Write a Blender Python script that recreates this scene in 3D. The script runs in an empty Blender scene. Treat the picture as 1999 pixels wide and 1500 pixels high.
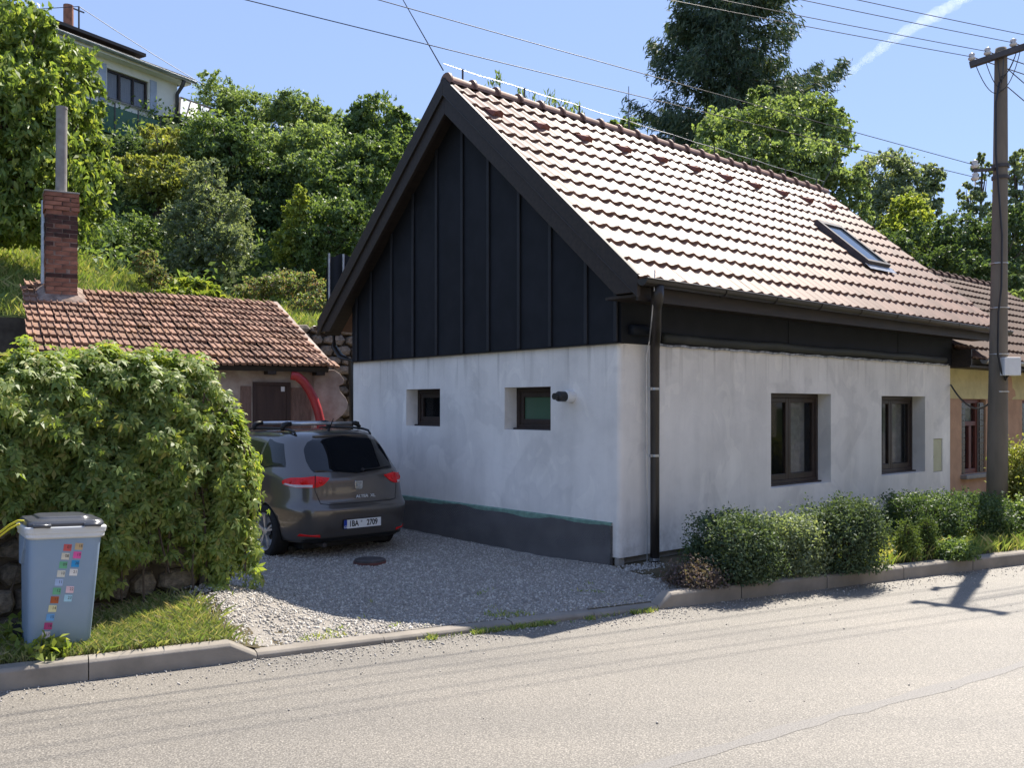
import bpy, math, random
import numpy as np
from mathutils import Vector, Matrix
from mathutils.bvhtree import BVHTree

random.seed(7)
SC = bpy.context.scene
COL = SC.collection
PI = math.pi

# ------------------------------------------------------------------ camera, sky, sun, exposure
FPX, CX, CY, EYE = 1756.0, 999.5, 795.0, 1.65      # surveyed: focal length and horizon of the photograph, eye height
cd = bpy.data.cameras.new('camera')
cam = bpy.data.objects.new('camera', cd)
COL.objects.link(cam)
cam.location = (0, 0, EYE)
cam.rotation_euler = (PI / 2, 0, 0)
cd.sensor_width = 36
cd.lens = 36 * FPX / 1999
cd.shift_y = 45 / 1999
cd.clip_end = 6000
SC.camera = cam

SUN_AZ, SUN_EL = math.radians(33.0), math.radians(55.0)      # azimuth from +Y towards +X
wd = bpy.data.worlds.new('World')
SC.world = wd
wd.use_nodes = True
nt = wd.node_tree
nt.nodes.clear()
sky = nt.nodes.new('ShaderNodeTexSky')
sky.sky_type = 'NISHITA'
sky.sun_disc = False
sky.sun_elevation = SUN_EL
sky.sun_rotation = SUN_AZ
sky.air_density = 1.0
sky.dust_density = 0.2
sky.ozone_density = 1.5
sky.altitude = 600
bg = nt.nodes.new('ShaderNodeBackground')
bg.inputs['Strength'].default_value = 0.12
wo = nt.nodes.new('ShaderNodeOutputWorld')
mixs = nt.nodes.new('ShaderNodeMix')            # an even, hazy summer blue over the whole dome
mixs.data_type = 'RGBA'
mixs.inputs[0].default_value = 0.8
mixs.inputs[7].default_value = (1.10, 1.50, 2.62, 1)
nt.links.new(sky.outputs[0], mixs.inputs[6])
nt.links.new(mixs.outputs[2], bg.inputs[0])
nt.links.new(bg.outputs[0], wo.inputs[0])

sl = bpy.data.lights.new('sun', 'SUN')
sl.energy = 3.6
sl.angle = math.radians(0.53)
sl.color = (1.0, 0.93, 0.82)
so = bpy.data.objects.new('sun', sl)
COL.objects.link(so)
sdir = Vector((math.sin(SUN_AZ) * math.cos(SUN_EL), math.cos(SUN_AZ) * math.cos(SUN_EL), math.sin(SUN_EL)))
so.rotation_euler = sdir.to_track_quat('Z', 'Y').to_euler()
so.location = (10, 15, 30)

SC.view_settings.view_transform = 'Standard'
SC.view_settings.look = 'None'
SC.view_settings.gamma = 1
SC.view_settings.use_curve_mapping = False
SC.view_settings.exposure = 1.47

# ------------------------------------------------------------------ helpers
def at(px, py, Y):
    return Vector(((px - CX) / FPX * Y, Y, EYE - (py - CY) / FPX * Y))

def hit(px, py, p0, n):
    d = Vector(((px - CX) / FPX, 1, -(py - CY) / FPX))
    o = Vector((0, 0, EYE))
    return o + d * ((Vector(p0) - o).dot(n) / d.dot(n))

class MB:
    def __init__(s):
        s.v = []; s.f = []
    def add(s, vs, fs):
        o = len(s.v)
        s.v += [tuple(x) for x in vs]
        s.f += [tuple(i + o for i in q) for q in fs]
        return s
    def box(s, c, d, M=None, taper=1.0):
        x, y, z = d[0] / 2, d[1] / 2, d[2] / 2
        vs = [Vector((sx * x * (taper if sz > 0 else 1), sy * y * (taper if sz > 0 else 1), sz * z)) for sz in (-1, 1) for sy in (-1, 1) for sx in (-1, 1)]
        if M is not None: vs = [M @ q for q in vs]
        vs = [q + Vector(c) for q in vs]
        return s.add(vs, [(0, 2, 3, 1), (4, 5, 7, 6), (0, 1, 5, 4), (2, 6, 7, 3), (0, 4, 6, 2), (1, 3, 7, 5)])
    def mm(s, a, b):
        return s.box([(a[i] + b[i]) / 2 for i in range(3)], [abs(b[i] - a[i]) for i in range(3)])
    def bar(s, p0, p1, w, h, up=(0, 0, 1)):
        p0, p1 = Vector(p0), Vector(p1)
        d = (p1 - p0); L = d.length; d.normalize()
        a = d.cross(Vector(up)); a.normalize(); b = a.cross(d)
        M = Matrix((d, a, b)).transposed()
        return s.box((p0 + p1) / 2, (L, w, h), M)
    def tube(s, pts, r, n=8, cap=True):
        pts = [Vector(p) for p in pts]
        rs = r if isinstance(r, (list, tuple)) else [r] * len(pts)
        o = len(s.v); up = Vector((0.13, 0.27, 1)).normalized()
        for i, p in enumerate(pts):
            t = (pts[min(i + 1, len(pts) - 1)] - pts[max(i - 1, 0)]).normalized()
            a = t.cross(up)
            if a.length < 1e-3: a = t.cross(Vector((1, 0, 0)))
            a.normalize(); b = a.cross(t)
            for k in range(n):
                q = 2 * PI * k / n
                s.v.append(tuple(p + (a * math.cos(q) + b * math.sin(q)) * rs[i]))
        for i in range(len(pts) - 1):
            for k in range(n):
                k2 = (k + 1) % n
                s.f.append((o + i * n + k, o + (i + 1) * n + k, o + (i + 1) * n + k2, o + i * n + k2))
        if cap:
            s.f.append(tuple(o + k for k in range(n)))
            s.f.append(tuple(o + (len(pts) - 1) * n + k for k in reversed(range(n))))
        return s
    def prism(s, poly, fn0, fn1):
        n = len(poly)
        s.add([fn0(*p) for p in poly] + [fn1(*p) for p in poly],
              [tuple(range(n))[::-1], tuple(range(n, 2 * n))] + [(i, (i + 1) % n, n + (i + 1) % n, n + i) for i in range(n)])
        return s
    def grid(s, rows):
        o = len(s.v); m = len(rows[0])
        for r in rows: s.v += [tuple(p) for p in r]
        for i in range(len(rows) - 1):
            for j in range(m - 1):
                s.f.append((o + i * m + j, o + i * m + j + 1, o + (i + 1) * m + j + 1, o + (i + 1) * m + j))
        return s
    def mesh(s, name, m, smooth=False):
        me = bpy.data.meshes.new(name)
        me.from_pydata(s.v, [], s.f)
        me.update()
        if smooth: me.polygons.foreach_set('use_smooth', [True] * len(me.polygons))
        if m is not None: me.materials.append(m)
        return me

def tag(o, label=None, cat=None, group=None, kind=None):
    if label: o['label'] = label
    if cat: o['category'] = cat
    if group: o['group'] = group
    if kind: o['kind'] = kind
    return o

def link(name, me, parent=None, loc=None, rot=None):
    o = bpy.data.objects.new(name, me)
    COL.objects.link(o)
    if parent is not None: o.parent = parent
    if loc is not None: o.location = loc
    if rot is not None: o.rotation_euler = rot
    return o

def obj(name, mb, m, parent=None, smooth=False, bevel=0, loc=None, rot=None, autosmooth=False):
    o = link(name, mb.mesh(name, m, smooth), parent, loc, rot)
    if bevel:
        b = o.modifiers.new('bevel', 'BEVEL'); b.width = bevel; b.segments = 2; b.limit_method = 'ANGLE'
    return o

def empty(name, loc=(0, 0, 0), rz=0, label=None, cat=None, group=None):
    o = link(name, None, None, loc, (0, 0, rz))
    o.empty_display_size = 0.2
    return tag(o, label, cat, group)

def npmesh(name, V, Q, m, smooth=False):
    me = bpy.data.meshes.new(name)
    k = Q.shape[1]
    me.vertices.add(len(V)); me.vertices.foreach_set('co', V.astype(np.float32).ravel())
    me.loops.add(Q.size); me.loops.foreach_set('vertex_index', Q.astype(np.int32).ravel())
    me.polygons.add(len(Q)); me.polygons.foreach_set('loop_start', np.arange(0, Q.size, k, dtype=np.int32))
    me.update(calc_edges=True)
    if m is not None: me.materials.append(m)
    if smooth: me.polygons.foreach_set('use_smooth', [True] * len(me.polygons))
    return me

def text_mesh(c, parent, loc, rot, sx=1.0):
    t = link('text_blank', c)
    dg = bpy.context.evaluated_depsgraph_get(); dg.update()
    me = bpy.data.meshes.new_from_object(t.evaluated_get(dg)); me.name = 'lettering'
    bpy.data.objects.remove(t)
    o = link('lettering', me, parent, loc, rot); o.scale = (sx, 1, 1)
    return o

# ------------------------------------------------------------------ materials
def nodes(name):
    m = bpy.data.materials.new(name); m.use_nodes = True
    t = m.node_tree
    b = t.nodes['Principled BSDF']
    return m, t, b

def N(t, kind, **kw):
    n = t.nodes.new(kind)
    for k, v in kw.items():
        if k in n.inputs: n.inputs[k].default_value = v
        else: setattr(n, k, v)
    return n

def noise(t, scale, detail=4, rough=0.6, stretch=None, co='Object'):
    tc = N(t, 'ShaderNodeTexCoord')
    n = N(t, 'ShaderNodeTexNoise', Scale=scale, Detail=detail, Roughness=rough)
    if stretch:
        mp = N(t, 'ShaderNodeMapping'); mp.inputs['Scale'].default_value = stretch
        t.links.new(tc.outputs[co], mp.inputs[0]); t.links.new(mp.outputs[0], n.inputs['Vector'])
    else:
        t.links.new(tc.outputs[co], n.inputs['Vector'])
    return n

def ramp(t, src, stops):
    r = N(t, 'ShaderNodeValToRGB')
    e = r.color_ramp.elements
    while len(e) < len(stops): e.new(0.5)
    for i, (p, c) in enumerate(stops):
        e[i].position = p; e[i].color = (c[0], c[1], c[2], 1)
    t.links.new(src, r.inputs[0])
    return r

def mixc(t, a, b, fac, mode='MIX'):
    x = N(t, 'ShaderNodeMix', data_type='RGBA', blend_type=mode)
    for s, i in ((fac, 0), (a, 6), (b, 7)):
        if hasattr(s, 'links') or hasattr(s, 'is_linked'): t.links.new(s, x.inputs[i])
        elif i == 0: x.inputs[0].default_value = s
        else: x.inputs[i].default_value = (s[0], s[1], s[2], 1)
    return x.outputs[2]

def bump(t, b, src, strength=0.3, dist=0.01):
    n = N(t, 'ShaderNodeBump', Strength=strength, Distance=dist)
    t.links.new(src, n.inputs['Height']); t.links.new(n.outputs[0], b.inputs['Normal'])

def pm(name, c1, c2=None, scale=6, rough=0.8, spec=0.4, metal=0.0, bs=None, bstr=0.3, bdist=0.004, stretch=None, coat=0, rand=0.0, co='Object'):
    """two-tone noise material; rand: brightness spread from object to object"""
    m, t, b = nodes(name)
    b.inputs['Roughness'].default_value = rough
    b.inputs['Specular IOR Level'].default_value = spec
    b.inputs['Metallic'].default_value = metal
    b.inputs['Coat Weight'].default_value = coat
    c2 = c2 or [x * 0.75 for x in c1]
    n = noise(t, scale, stretch=stretch, co=co)
    r = ramp(t, n.outputs['Fac'], [(0.35, c2), (0.65, c1)])
    out = r.outputs[0]
    if rand:
        oi = N(t, 'ShaderNodeObjectInfo')
        rr = ramp(t, oi.outputs['Random'], [(0, (1 - rand,) * 3), (1, (1 + rand,) * 3)])
        out = mixc(t, out, rr.outputs[0], 1.0, 'MULTIPLY')
    t.links.new(out, b.inputs['Base Color'])
    if bs:
        n2 = noise(t, bs, 5, 0.65, co=co)
        bump(t, b, n2.outputs['Fac'], bstr, bdist)
    return m

LEAF = 2.3
def leafmat(name, stops, trans=0.4, rough=0.42, spec=0.35):
    m, t, b = nodes(name)
    g = N(t, 'ShaderNodeNewGeometry')
    oi = N(t, 'ShaderNodeObjectInfo')
    ad = N(t, 'ShaderNodeMath', operation='ADD'); fr = N(t, 'ShaderNodeMath', operation='FRACT')
    t.links.new(g.outputs['Random Per Island'], ad.inputs[0]); t.links.new(oi.outputs['Random'], ad.inputs[1]); t.links.new(ad.outputs[0], fr.inputs[0])
    n = len(stops)
    r = ramp(t, fr.outputs[0], [((i + 0.0) / (n - 1), [LEAF * q * w for q, w in zip(c, (1.07, 0.94, 1.7))]) for i, c in enumerate(stops)])
    b.inputs['Roughness'].default_value = rough + 0.08
    b.inputs['Specular IOR Level'].default_value = spec
    tr = N(t, 'ShaderNodeBsdfTranslucent')
    gp = N(t, 'ShaderNodeTexNoise', Scale=0.9, Detail=3, Roughness=0.6)
    t.links.new(g.outputs['Position'], gp.inputs['Vector'])
    rv = ramp(t, gp.outputs['Fac'], [(0.3, (0.72, 0.76, 0.74)), (0.7, (1.22, 1.16, 1.05))])
    vc = mixc(t, r.outputs[0], rv.outputs[0], 1.0, 'MULTIPLY')
    t.links.new(vc, b.inputs['Base Color'])
    c2 = mixc(t, vc, (1.5, 1.5, 0.62), 1.0, 'MULTIPLY')
    t.links.new(c2, tr.inputs[0])
    mx = N(t, 'ShaderNodeMixShader'); mx.inputs[0].default_value = trans
    t.links.new(b.outputs[0], mx.inputs[1]); t.links.new(tr.outputs[0], mx.inputs[2])
    t.links.new(mx.outputs[0], t.nodes['Material Output'].inputs[0])
    return m

def plaster_mat():
    m, t, b = nodes('grey_plaster')
    big = noise(t, 0.9, 6, 0.62)
    r1 = ramp(t, big.outputs['Fac'], [(0.30, (0.68, 0.645, 0.60)), (0.46, (0.77, 0.73, 0.68)), (0.60, (0.82, 0.78, 0.73)), (0.75, (0.85, 0.81, 0.755))])
    st = noise(t, 3.2, 4, 0.6, (1, 1, 0.13))
    r2 = ramp(t, st.outputs['Fac'], [(0.34, (0.92, 0.92, 0.92)), (0.6, (1.02, 1.02, 1.02))])
    c = mixc(t, r1.outputs[0], r2.outputs[0], 1.0, 'MULTIPLY')
    pt = noise(t, 1.1, 4, 0.55); pt.inputs['Distortion'].default_value = 0.6
    r3 = ramp(t, pt.outputs['Fac'], [(0.56, (1, 1, 1)), (0.60, (0.85, 0.85, 0.855)), (0.66, (0.86, 0.86, 0.865)), (0.70, (0.94, 0.94, 0.94))])
    c = mixc(t, c, r3.outputs[0], 0.65, 'MULTIPLY')
    p9 = noise(t, 3.3, 4, 0.6); p9.inputs['Distortion'].default_value = 0.8
    r9 = ramp(t, p9.outputs['Fac'], [(0.40, (0.86, 0.86, 0.87)), (0.50, (1.0, 1.0, 1.0)), (0.60, (1.0, 1.0, 1.0)), (0.68, (1.06, 1.06, 1.05))])
    c = mixc(t, c, r9.outputs[0], 0.25, 'MULTIPLY')
    p2 = noise(t, 2.7, 2, 0.5, (1, 1, 0.6)); p2.inputs['Distortion'].default_value = 1.2
    r4 = ramp(t, p2.outputs['Fac'], [(0.62, (1, 1, 1)), (0.63, (1.07, 1.07, 1.06))])
    c = mixc(t, c, r4.outputs[0], 0.9, 'MULTIPLY')
    # runs below the top edge and splashed dirt near the ground
    tc = N(t, 'ShaderNodeTexCoord'); sx = N(t, 'ShaderNodeSeparateXYZ'); t.links.new(tc.outputs['Object'], sx.inputs[0])
    dr = noise(t, 9, 3, 0.6, (1, 1, 0.06))
    rd = ramp(t, dr.outputs['Fac'], [(0.54, (0, 0, 0)), (0.70, (0.7, 0.7, 0.7))])
    top = N(t, 'ShaderNodeMapRange'); top.inputs[1].default_value = 1.75; top.inputs[2].default_value = 2.27
    t.links.new(sx.outputs[2], top.inputs[0])
    ml = N(t, 'ShaderNodeMath', operation='MULTIPLY'); t.links.new(rd.outputs[0], ml.inputs[0]); t.links.new(top.outputs[0], ml.inputs[1])
    c = mixc(t, c, (0.36, 0.335, 0.30), ml.outputs[0])
    bt = N(t, 'ShaderNodeMapRange'); bt.inputs[1].default_value = 0.62; bt.inputs[2].default_value = 0.18
    t.links.new(sx.outputs[2], bt.inputs[0])
    sp = noise(t, 5, 5, 0.7); rs_ = ramp(t, sp.outputs['Fac'], [(0.42, (0, 0, 0)), (0.66, (0.8, 0.8, 0.8))])
    m2 = N(t, 'ShaderNodeMath', operation='MULTIPLY'); t.links.new(rs_.outputs[0], m2.inputs[0]); t.links.new(bt.outputs[0], m2.inputs[1])
    c = mixc(t, c, (0.40, 0.36, 0.31), m2.outputs[0])
    t.links.new(c, b.inputs['Base Color'])
    b.inputs['Roughness'].default_value = 0.9
    b.inputs['Specular IOR Level'].default_value = 0.2
    f = noise(t, 60, 6, 0.7)
    bump(t, b, f.outputs['Fac'], 0.25, 0.003)
    return m

def road_mat():
    m, t, b = nodes('worn_asphalt')
    sp = noise(t, 110, 3, 0.7)
    r1 = ramp(t, sp.outputs['Fac'], [(0.30, (0.075, 0.069, 0.061)), (0.5, (0.165, 0.151, 0.131)), (0.70, (0.37, 0.34, 0.295))])
    big = noise(t, 0.45, 5, 0.6)
    r2 = ramp(t, big.outputs['Fac'], [(0.3, (0.9, 0.9, 0.9)), (0.7, (1.08, 1.07, 1.05))])
    c = mixc(t, r1.outputs[0], r2.outputs[0], 1.0, 'MULTIPLY')
    tc = N(t, 'ShaderNodeTexCoord')
    mp = N(t, 'ShaderNodeMapping'); mp.inputs['Rotation'].default_value = (0, 0, -0.468); mp.inputs['Scale'].default_value = (0.10, 1.6, 1)
    tr_ = N(t, 'ShaderNodeTexNoise', Scale=1.0, Detail=4, Roughness=0.6)
    t.links.new(tc.outputs['Object'], mp.inputs[0]); t.links.new(mp.outputs[0], tr_.inputs['Vector'])
    r5 = ramp(t, tr_.outputs['Fac'], [(0.32, (0.87, 0.87, 0.88)), (0.68, (1.07, 1.06, 1.05))])
    c = mixc(t, c, r5.outputs[0], 1.0, 'MULTIPLY')
    st = noise(t, 1.7, 4, 0.7)
    r6 = ramp(t, st.outputs['Fac'], [(0.24, (0.72, 0.72, 0.74)), (0.33, (1, 1, 1))])
    c = mixc(t, c, r6.outputs[0], 0.8, 'MULTIPLY')
    t.links.new(c, b.inputs['Base Color'])
    b.inputs['Roughness'].default_value = 0.62
    b.inputs['Specular IOR Level'].default_value = 0.5
    f = noise(t, 85, 4, 0.7)
    bump(t, b, f.outputs['Fac'], 0.55, 0.006)
    return m

def tile_mat(name, c1, c2, moss=None, rough=0.42, spec=0.5, rand=0.12):
    m, t, b = nodes(name)
    n = noise(t, 9, 5, 0.65)
    r = ramp(t, n.outputs['Fac'], [(0.3, c2), (0.7, c1)])
    oi = N(t, 'ShaderNodeObjectInfo')
    rr = ramp(t, oi.outputs['Random'], [(0, (1 - rand,) * 3), (1, (1 + rand,) * 3)])
    c = mixc(t, r.outputs[0], rr.outputs[0], 1.0, 'MULTIPLY')
    if moss:
        n2 = noise(t, 1.1, 5, 0.7, co='Generated')
        tc = N(t, 'ShaderNodeNewGeometry')
        n3 = N(t, 'ShaderNodeTexNoise', Scale=1.6, Detail=6, Roughness=0.75)
        t.links.new(tc.outputs['Position'], n3.inputs['Vector'])
        rm = ramp(t, n3.outputs['Fac'], [(0.5, (0, 0, 0)), (0.62, (1, 1, 1))])
        n4 = N(t, 'ShaderNodeTexNoise', Scale=16, Detail=3, Roughness=0.7)
        t.links.new(tc.outputs['Position'], n4.inputs['Vector'])
        rm4 = ramp(t, n4.outputs['Fac'], [(0.48, (0, 0, 0)), (0.6, (1, 1, 1))])
        mm_ = N(t, 'ShaderNodeMath', operation='MULTIPLY')
        t.links.new(rm.outputs[0], mm_.inputs[0]); t.links.new(rm4.outputs[0], mm_.inputs[1])
        c = mixc(t, c, moss, mm_.outputs[0])
    t.links.new(c, b.inputs['Base Color'])
    b.inputs['Roughness'].default_value = rough
    b.inputs['Specular IOR Level'].default_value = spec
    f = noise(t, 70, 4, 0.6)
    bump(t, b, f.outputs['Fac'], 0.2, 0.002)
    return m

def glass_mat(name, tint=(0.02, 0.022, 0.025), clear=0.0, rough=0.03):
    m, t, b = nodes(name)
    b.inputs['Base Color'].default_value = (*tint, 1)
    b.inputs['Roughness'].default_value = rough
    b.inputs['Specular IOR Level'].default_value = 0.5
    if clear:
        tr = N(t, 'ShaderNodeBsdfTransparent')
        mx = N(t, 'ShaderNodeMixShader'); mx.inputs[0].default_value = clear
        t.links.new(b.outputs[0], mx.inputs[1]); t.links.new(tr.outputs[0], mx.inputs[2])
        t.links.new(mx.outputs[0], t.nodes['Material Output'].inputs[0])
    return m

M = {}
M['plaster'] = plaster_mat()
M['road'] = road_mat()
M['roof_tile'] = tile_mat('engobed_red_tile', (0.235, 0.138, 0.104), (0.165, 0.098, 0.076), rough=0.54, spec=0.18, rand=0.22)
M['vent_tile'] = tile_mat('dull_red_tile', (0.27, 0.12, 0.095), (0.19, 0.08, 0.065), rough=0.8, spec=0.2)
M['old_tile'] = tile_mat('weathered_clay_tile', (0.31, 0.178, 0.122), (0.185, 0.115, 0.085), moss=(0.20, 0.10, 0.035), rough=0.8, spec=0.25, rand=0.28)
M['brown_tile'] = tile_mat('brown_concrete_tile', (0.105, 0.060, 0.042), (0.07, 0.042, 0.031), rough=0.75, spec=0.18)
M['felt'] = pm('black_felt', (0.013, 0.015, 0.021), (0.008, 0.010, 0.014), 3, 0.75, 0.3, bs=40, bstr=0.2)
M['batten'] = pm('black_batten', (0.022, 0.024, 0.03), None, 5, 0.7)
M['dark_wood'] = pm('dark_brown_boards', (0.035, 0.026, 0.022), (0.022, 0.017, 0.015), 4, 0.6, 0.4, stretch=(1, 6, 6))
M['roofing'] = pm('roof_deck', (0.03, 0.025, 0.02), None, 5)
M['gutter'] = pm('dark_brown_metal', (0.045, 0.038, 0.034), (0.03, 0.025, 0.022), 3, 0.38, 0.5, 0.3)
M['zinc'] = pm('zinc', (0.45, 0.46, 0.48), (0.3, 0.31, 0.33), 8, 0.4, 0.5, 0.8)
M['frame'] = pm('dark_window_frame', (0.042, 0.026, 0.020), (0.028, 0.018, 0.015), 6, 0.45)
M['glass'] = glass_mat('window_glass', (0.012, 0.014, 0.016), 0.75)
M['green_glass'] = glass_mat('green_glass', (0.06, 0.115, 0.075), 0.0, 0.25)
M['curtain'] = pm('beige_reflection', (0.72, 0.58, 0.38), (0.55, 0.44, 0.28), 3, 0.9, stretch=(8, 8, 0.4))  # beige house reflection painted as a curtain sheet behind the pane
M['dark_room'] = pm('dark_interior', (0.05, 0.05, 0.055), None, 2, 0.9)
M['membrane'] = pm('dimpled_membrane', (0.115, 0.11, 0.11), (0.085, 0.083, 0.085), 4, 0.5, 0.5)
M['green_foam'] = pm('green_insulation', (0.20, 0.33, 0.26), (0.13, 0.22, 0.18), 14, 0.8)
M['concrete'] = pm('concrete', (0.32, 0.30, 0.27), (0.22, 0.20, 0.18), 4, 0.85, 0.3, bs=60, bstr=0.3)
M['kerb'] = pm('kerb_concrete', (0.28, 0.25, 0.215), (0.19, 0.17, 0.145), 3, 0.85, 0.3, bs=70, bstr=0.4, rand=0.07)
M['stone'] = pm('grey_brown_stone', (0.22, 0.185, 0.145), (0.11, 0.095, 0.075), 7, 0.9, 0.2, bs=18, bstr=0.6, bdist=0.02, rand=0.3)
M['mortar'] = pm('earthy_mortar', (0.10, 0.085, 0.065), (0.055, 0.045, 0.035), 5, 0.95)
M['gravel'] = None
M['soil'] = pm('dry_soil', (0.13, 0.105, 0.07), (0.07, 0.06, 0.035), 4, 0.95, 0.1, bs=20, bstr=0.6, bdist=0.02)
M['hill_soil'] = pm('grassy_hill', (0.07, 0.10, 0.03), (0.035, 0.05, 0.018), 1.5, 0.95, 0.1, bs=12, bstr=0.6, bdist=0.05)
M['brick'] = pm('old_red_brick', (0.31, 0.14, 0.09), (0.17, 0.08, 0.058), 6, 0.9, 0.2, bs=30, bstr=0.4, rand=0.3)
M['soot_brick'] = pm('sooty_brick', (0.085, 0.042, 0.034), (0.035, 0.025, 0.022), 6, 0.9, 0.2, bs=30, bstr=0.4, rand=0.25)
M['joint'] = pm('lime_joint', (0.34, 0.25, 0.20), (0.14, 0.10, 0.08), 9, 0.95)
M['old_plaster'] = pm('peeling_plaster', (0.46, 0.39, 0.33), (0.30, 0.23, 0.19), 3.5, 0.9, 0.2, bs=14, bstr=0.4, bdist=0.01)
M['bare_wall'] = pm('bare_reddish_plaster', (0.22, 0.14, 0.11), (0.13, 0.085, 0.07), 6, 0.95, bs=20, stretch=(5, 5, 1))
M['door'] = pm('brown_door', (0.065, 0.04, 0.032), (0.045, 0.028, 0.024), 3, 0.7, stretch=(6, 6, 0.6))
M['red_pipe'] = pm('red_corrugated_pipe', (0.42, 0.035, 0.035), (0.3, 0.03, 0.03), 4, 0.4, 0.5)
M['white_plastic'] = pm('white_plastic', (0.75, 0.75, 0.74), (0.66, 0.66, 0.65), 4, 0.45)
M['black_plastic'] = pm('black_plastic', (0.018, 0.018, 0.02), (0.012, 0.012, 0.014), 6, 0.45, 0.5)
M['pole'] = pm('weathered_pole', (0.21, 0.175, 0.135), (0.13, 0.11, 0.085), 3, 0.85, 0.3, bs=30, stretch=(1, 1, 0.25))
M['steel'] = pm('dark_steel', (0.10, 0.09, 0.09), (0.06, 0.055, 0.055), 6, 0.6, 0.5, 0.4)
M['wire'] = pm('wire', (0.06, 0.06, 0.065), None, 6, 0.5, 0.5, 0.3)
M['bright_wire'] = pm('bright_wire', (0.6, 0.61, 0.63), None, 6, 0.35, 0.5, 0.7)
M['porcelain'] = pm('porcelain', (0.7, 0.68, 0.64), (0.55, 0.5, 0.45), 9, 0.25)
M['yellow_render'] = pm('yellow_render', (0.60, 0.52, 0.27), (0.48, 0.41, 0.22), 4, 0.9, 0.2, bs=30)
M['orange_render'] = pm('salmon_render', (0.50, 0.31, 0.20), (0.40, 0.245, 0.16), 4, 0.9, 0.2, bs=30)
M['red_frame'] = pm('red_brown_frame', (0.14, 0.04, 0.03), None, 6, 0.5)
M['lace'] = pm('lace', (0.55, 0.55, 0.53), (0.38, 0.38, 0.38), 12, 0.9)
M['bin'] = pm('blue_grey_plastic', (0.27, 0.35, 0.46), (0.22, 0.31, 0.43), 1.6, 0.5, 0.4)
M['bin_rim'] = pm('pale_grey_plastic', (0.64, 0.65, 0.66), (0.55, 0.57, 0.58), 3, 0.45)
M['bin_lid'] = pm('dark_grey_plastic', (0.075, 0.08, 0.095), None, 5, 0.28, 0.6)
M['yellow'] = pm('yellow_strap', (0.75, 0.68, 0.06), None, 5, 0.6)
M['house_white'] = pm('off_white_render', (0.80, 0.77, 0.70), (0.72, 0.69, 0.62), 1.2, 0.9, 0.2)
M['slate'] = pm('dark_roofing', (0.06, 0.05, 0.045), (0.035, 0.03, 0.03), 4, 0.7)
M['pale_blue'] = pm('pale_blue_panel', (0.42, 0.47, 0.58), None, 3, 0.7)
M['green_panel'] = pm('dark_green_panel', (0.045, 0.12, 0.085), None, 3, 0.7)
M['bark'] = pm('bark', (0.11, 0.085, 0.065), (0.06, 0.045, 0.035), 9, 0.95, 0.2, bs=18, bstr=0.7, bdist=0.02, stretch=(1, 1, 0.25))
M['grey_board'] = pm('grey_boards', (0.20, 0.20, 0.21), (0.13, 0.13, 0.14), 4, 0.85, stretch=(8, 8, 0.5))
M['yellow_meter'] = pm('pale_yellow_box', (0.52, 0.50, 0.33), (0.44, 0.42, 0.28), 5, 0.7)
M['ivy'] = leafmat('creeper_leaf', [(0.055, 0.092, 0.014), (0.07, 0.118, 0.018), (0.10, 0.15, 0.022), (0.135, 0.18, 0.028), (0.08, 0.13, 0.02), (0.06, 0.10, 0.016), (0.15, 0.16, 0.03)], 0.5, 0.38, 0.4)
M['walnut'] = leafmat('walnut_leaf', [(0.05, 0.085, 0.014), (0.075, 0.125, 0.02), (0.10, 0.15, 0.026), (0.14, 0.18, 0.03)], 0.45, 0.40, 0.4)
M['leaf_mid'] = leafmat('mid_green_leaf', [(0.035, 0.062, 0.014), (0.05, 0.088, 0.02), (0.07, 0.115, 0.026), (0.09, 0.135, 0.03)], 0.4)
M['leaf_pale'] = leafmat('pale_green_leaf', [(0.055, 0.09, 0.025), (0.075, 0.12, 0.032), (0.10, 0.15, 0.04), (0.12, 0.17, 0.045)], 0.45)
M['leaf_dark'] = leafmat('dark_green_leaf', [(0.022, 0.042, 0.012), (0.032, 0.06, 0.016), (0.045, 0.08, 0.02), (0.06, 0.095, 0.024)], 0.35)
M['leaf_grey'] = leafmat('grey_green_leaf', [(0.06, 0.09, 0.036), (0.08, 0.115, 0.046), (0.105, 0.145, 0.056), (0.13, 0.17, 0.066)], 0.42, 0.4, 0.3)
M['leaf_yellow'] = leafmat('yellowing_leaf', [(0.075, 0.105, 0.018), (0.11, 0.14, 0.024), (0.15, 0.17, 0.034), (0.085, 0.12, 0.02)], 0.42)
M['leaf_lime'] = leafmat('lime_leaf', [(0.07, 0.11, 0.014), (0.10, 0.145, 0.02), (0.13, 0.175, 0.025), (0.17, 0.20, 0.03)], 0.45)
M['needle'] = leafmat('spruce_needle', [(0.018, 0.036, 0.015), (0.028, 0.052, 0.02), (0.042, 0.068, 0.026), (0.058, 0.08, 0.03)], 0.22, 0.55, 0.25)
M['box_leaf'] = leafmat('privet_leaf', [(0.022, 0.038, 0.014), (0.03, 0.052, 0.018), (0.042, 0.07, 0.024), (0.06, 0.09, 0.03)], 0.3, 0.5, 0.18)
M['thuja'] = leafmat('thuja_leaf', [(0.03, 0.055, 0.01), (0.045, 0.075, 0.014), (0.06, 0.09, 0.016)], 0.3, 0.6, 0.2)
M['twig_leaf'] = leafmat('brownish_twigs', [(0.045, 0.04, 0.022), (0.06, 0.055, 0.03), (0.08, 0.065, 0.04), (0.05, 0.06, 0.025)], 0.3, 0.6, 0.2)
M['flower_mix'] = leafmat('weed_mix', [(0.05, 0.085, 0.02), (0.08, 0.12, 0.03), (0.15, 0.095, 0.045), (0.07, 0.115, 0.03), (0.11, 0.145, 0.04), (0.06, 0.10, 0.025)], 0.4)
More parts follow.
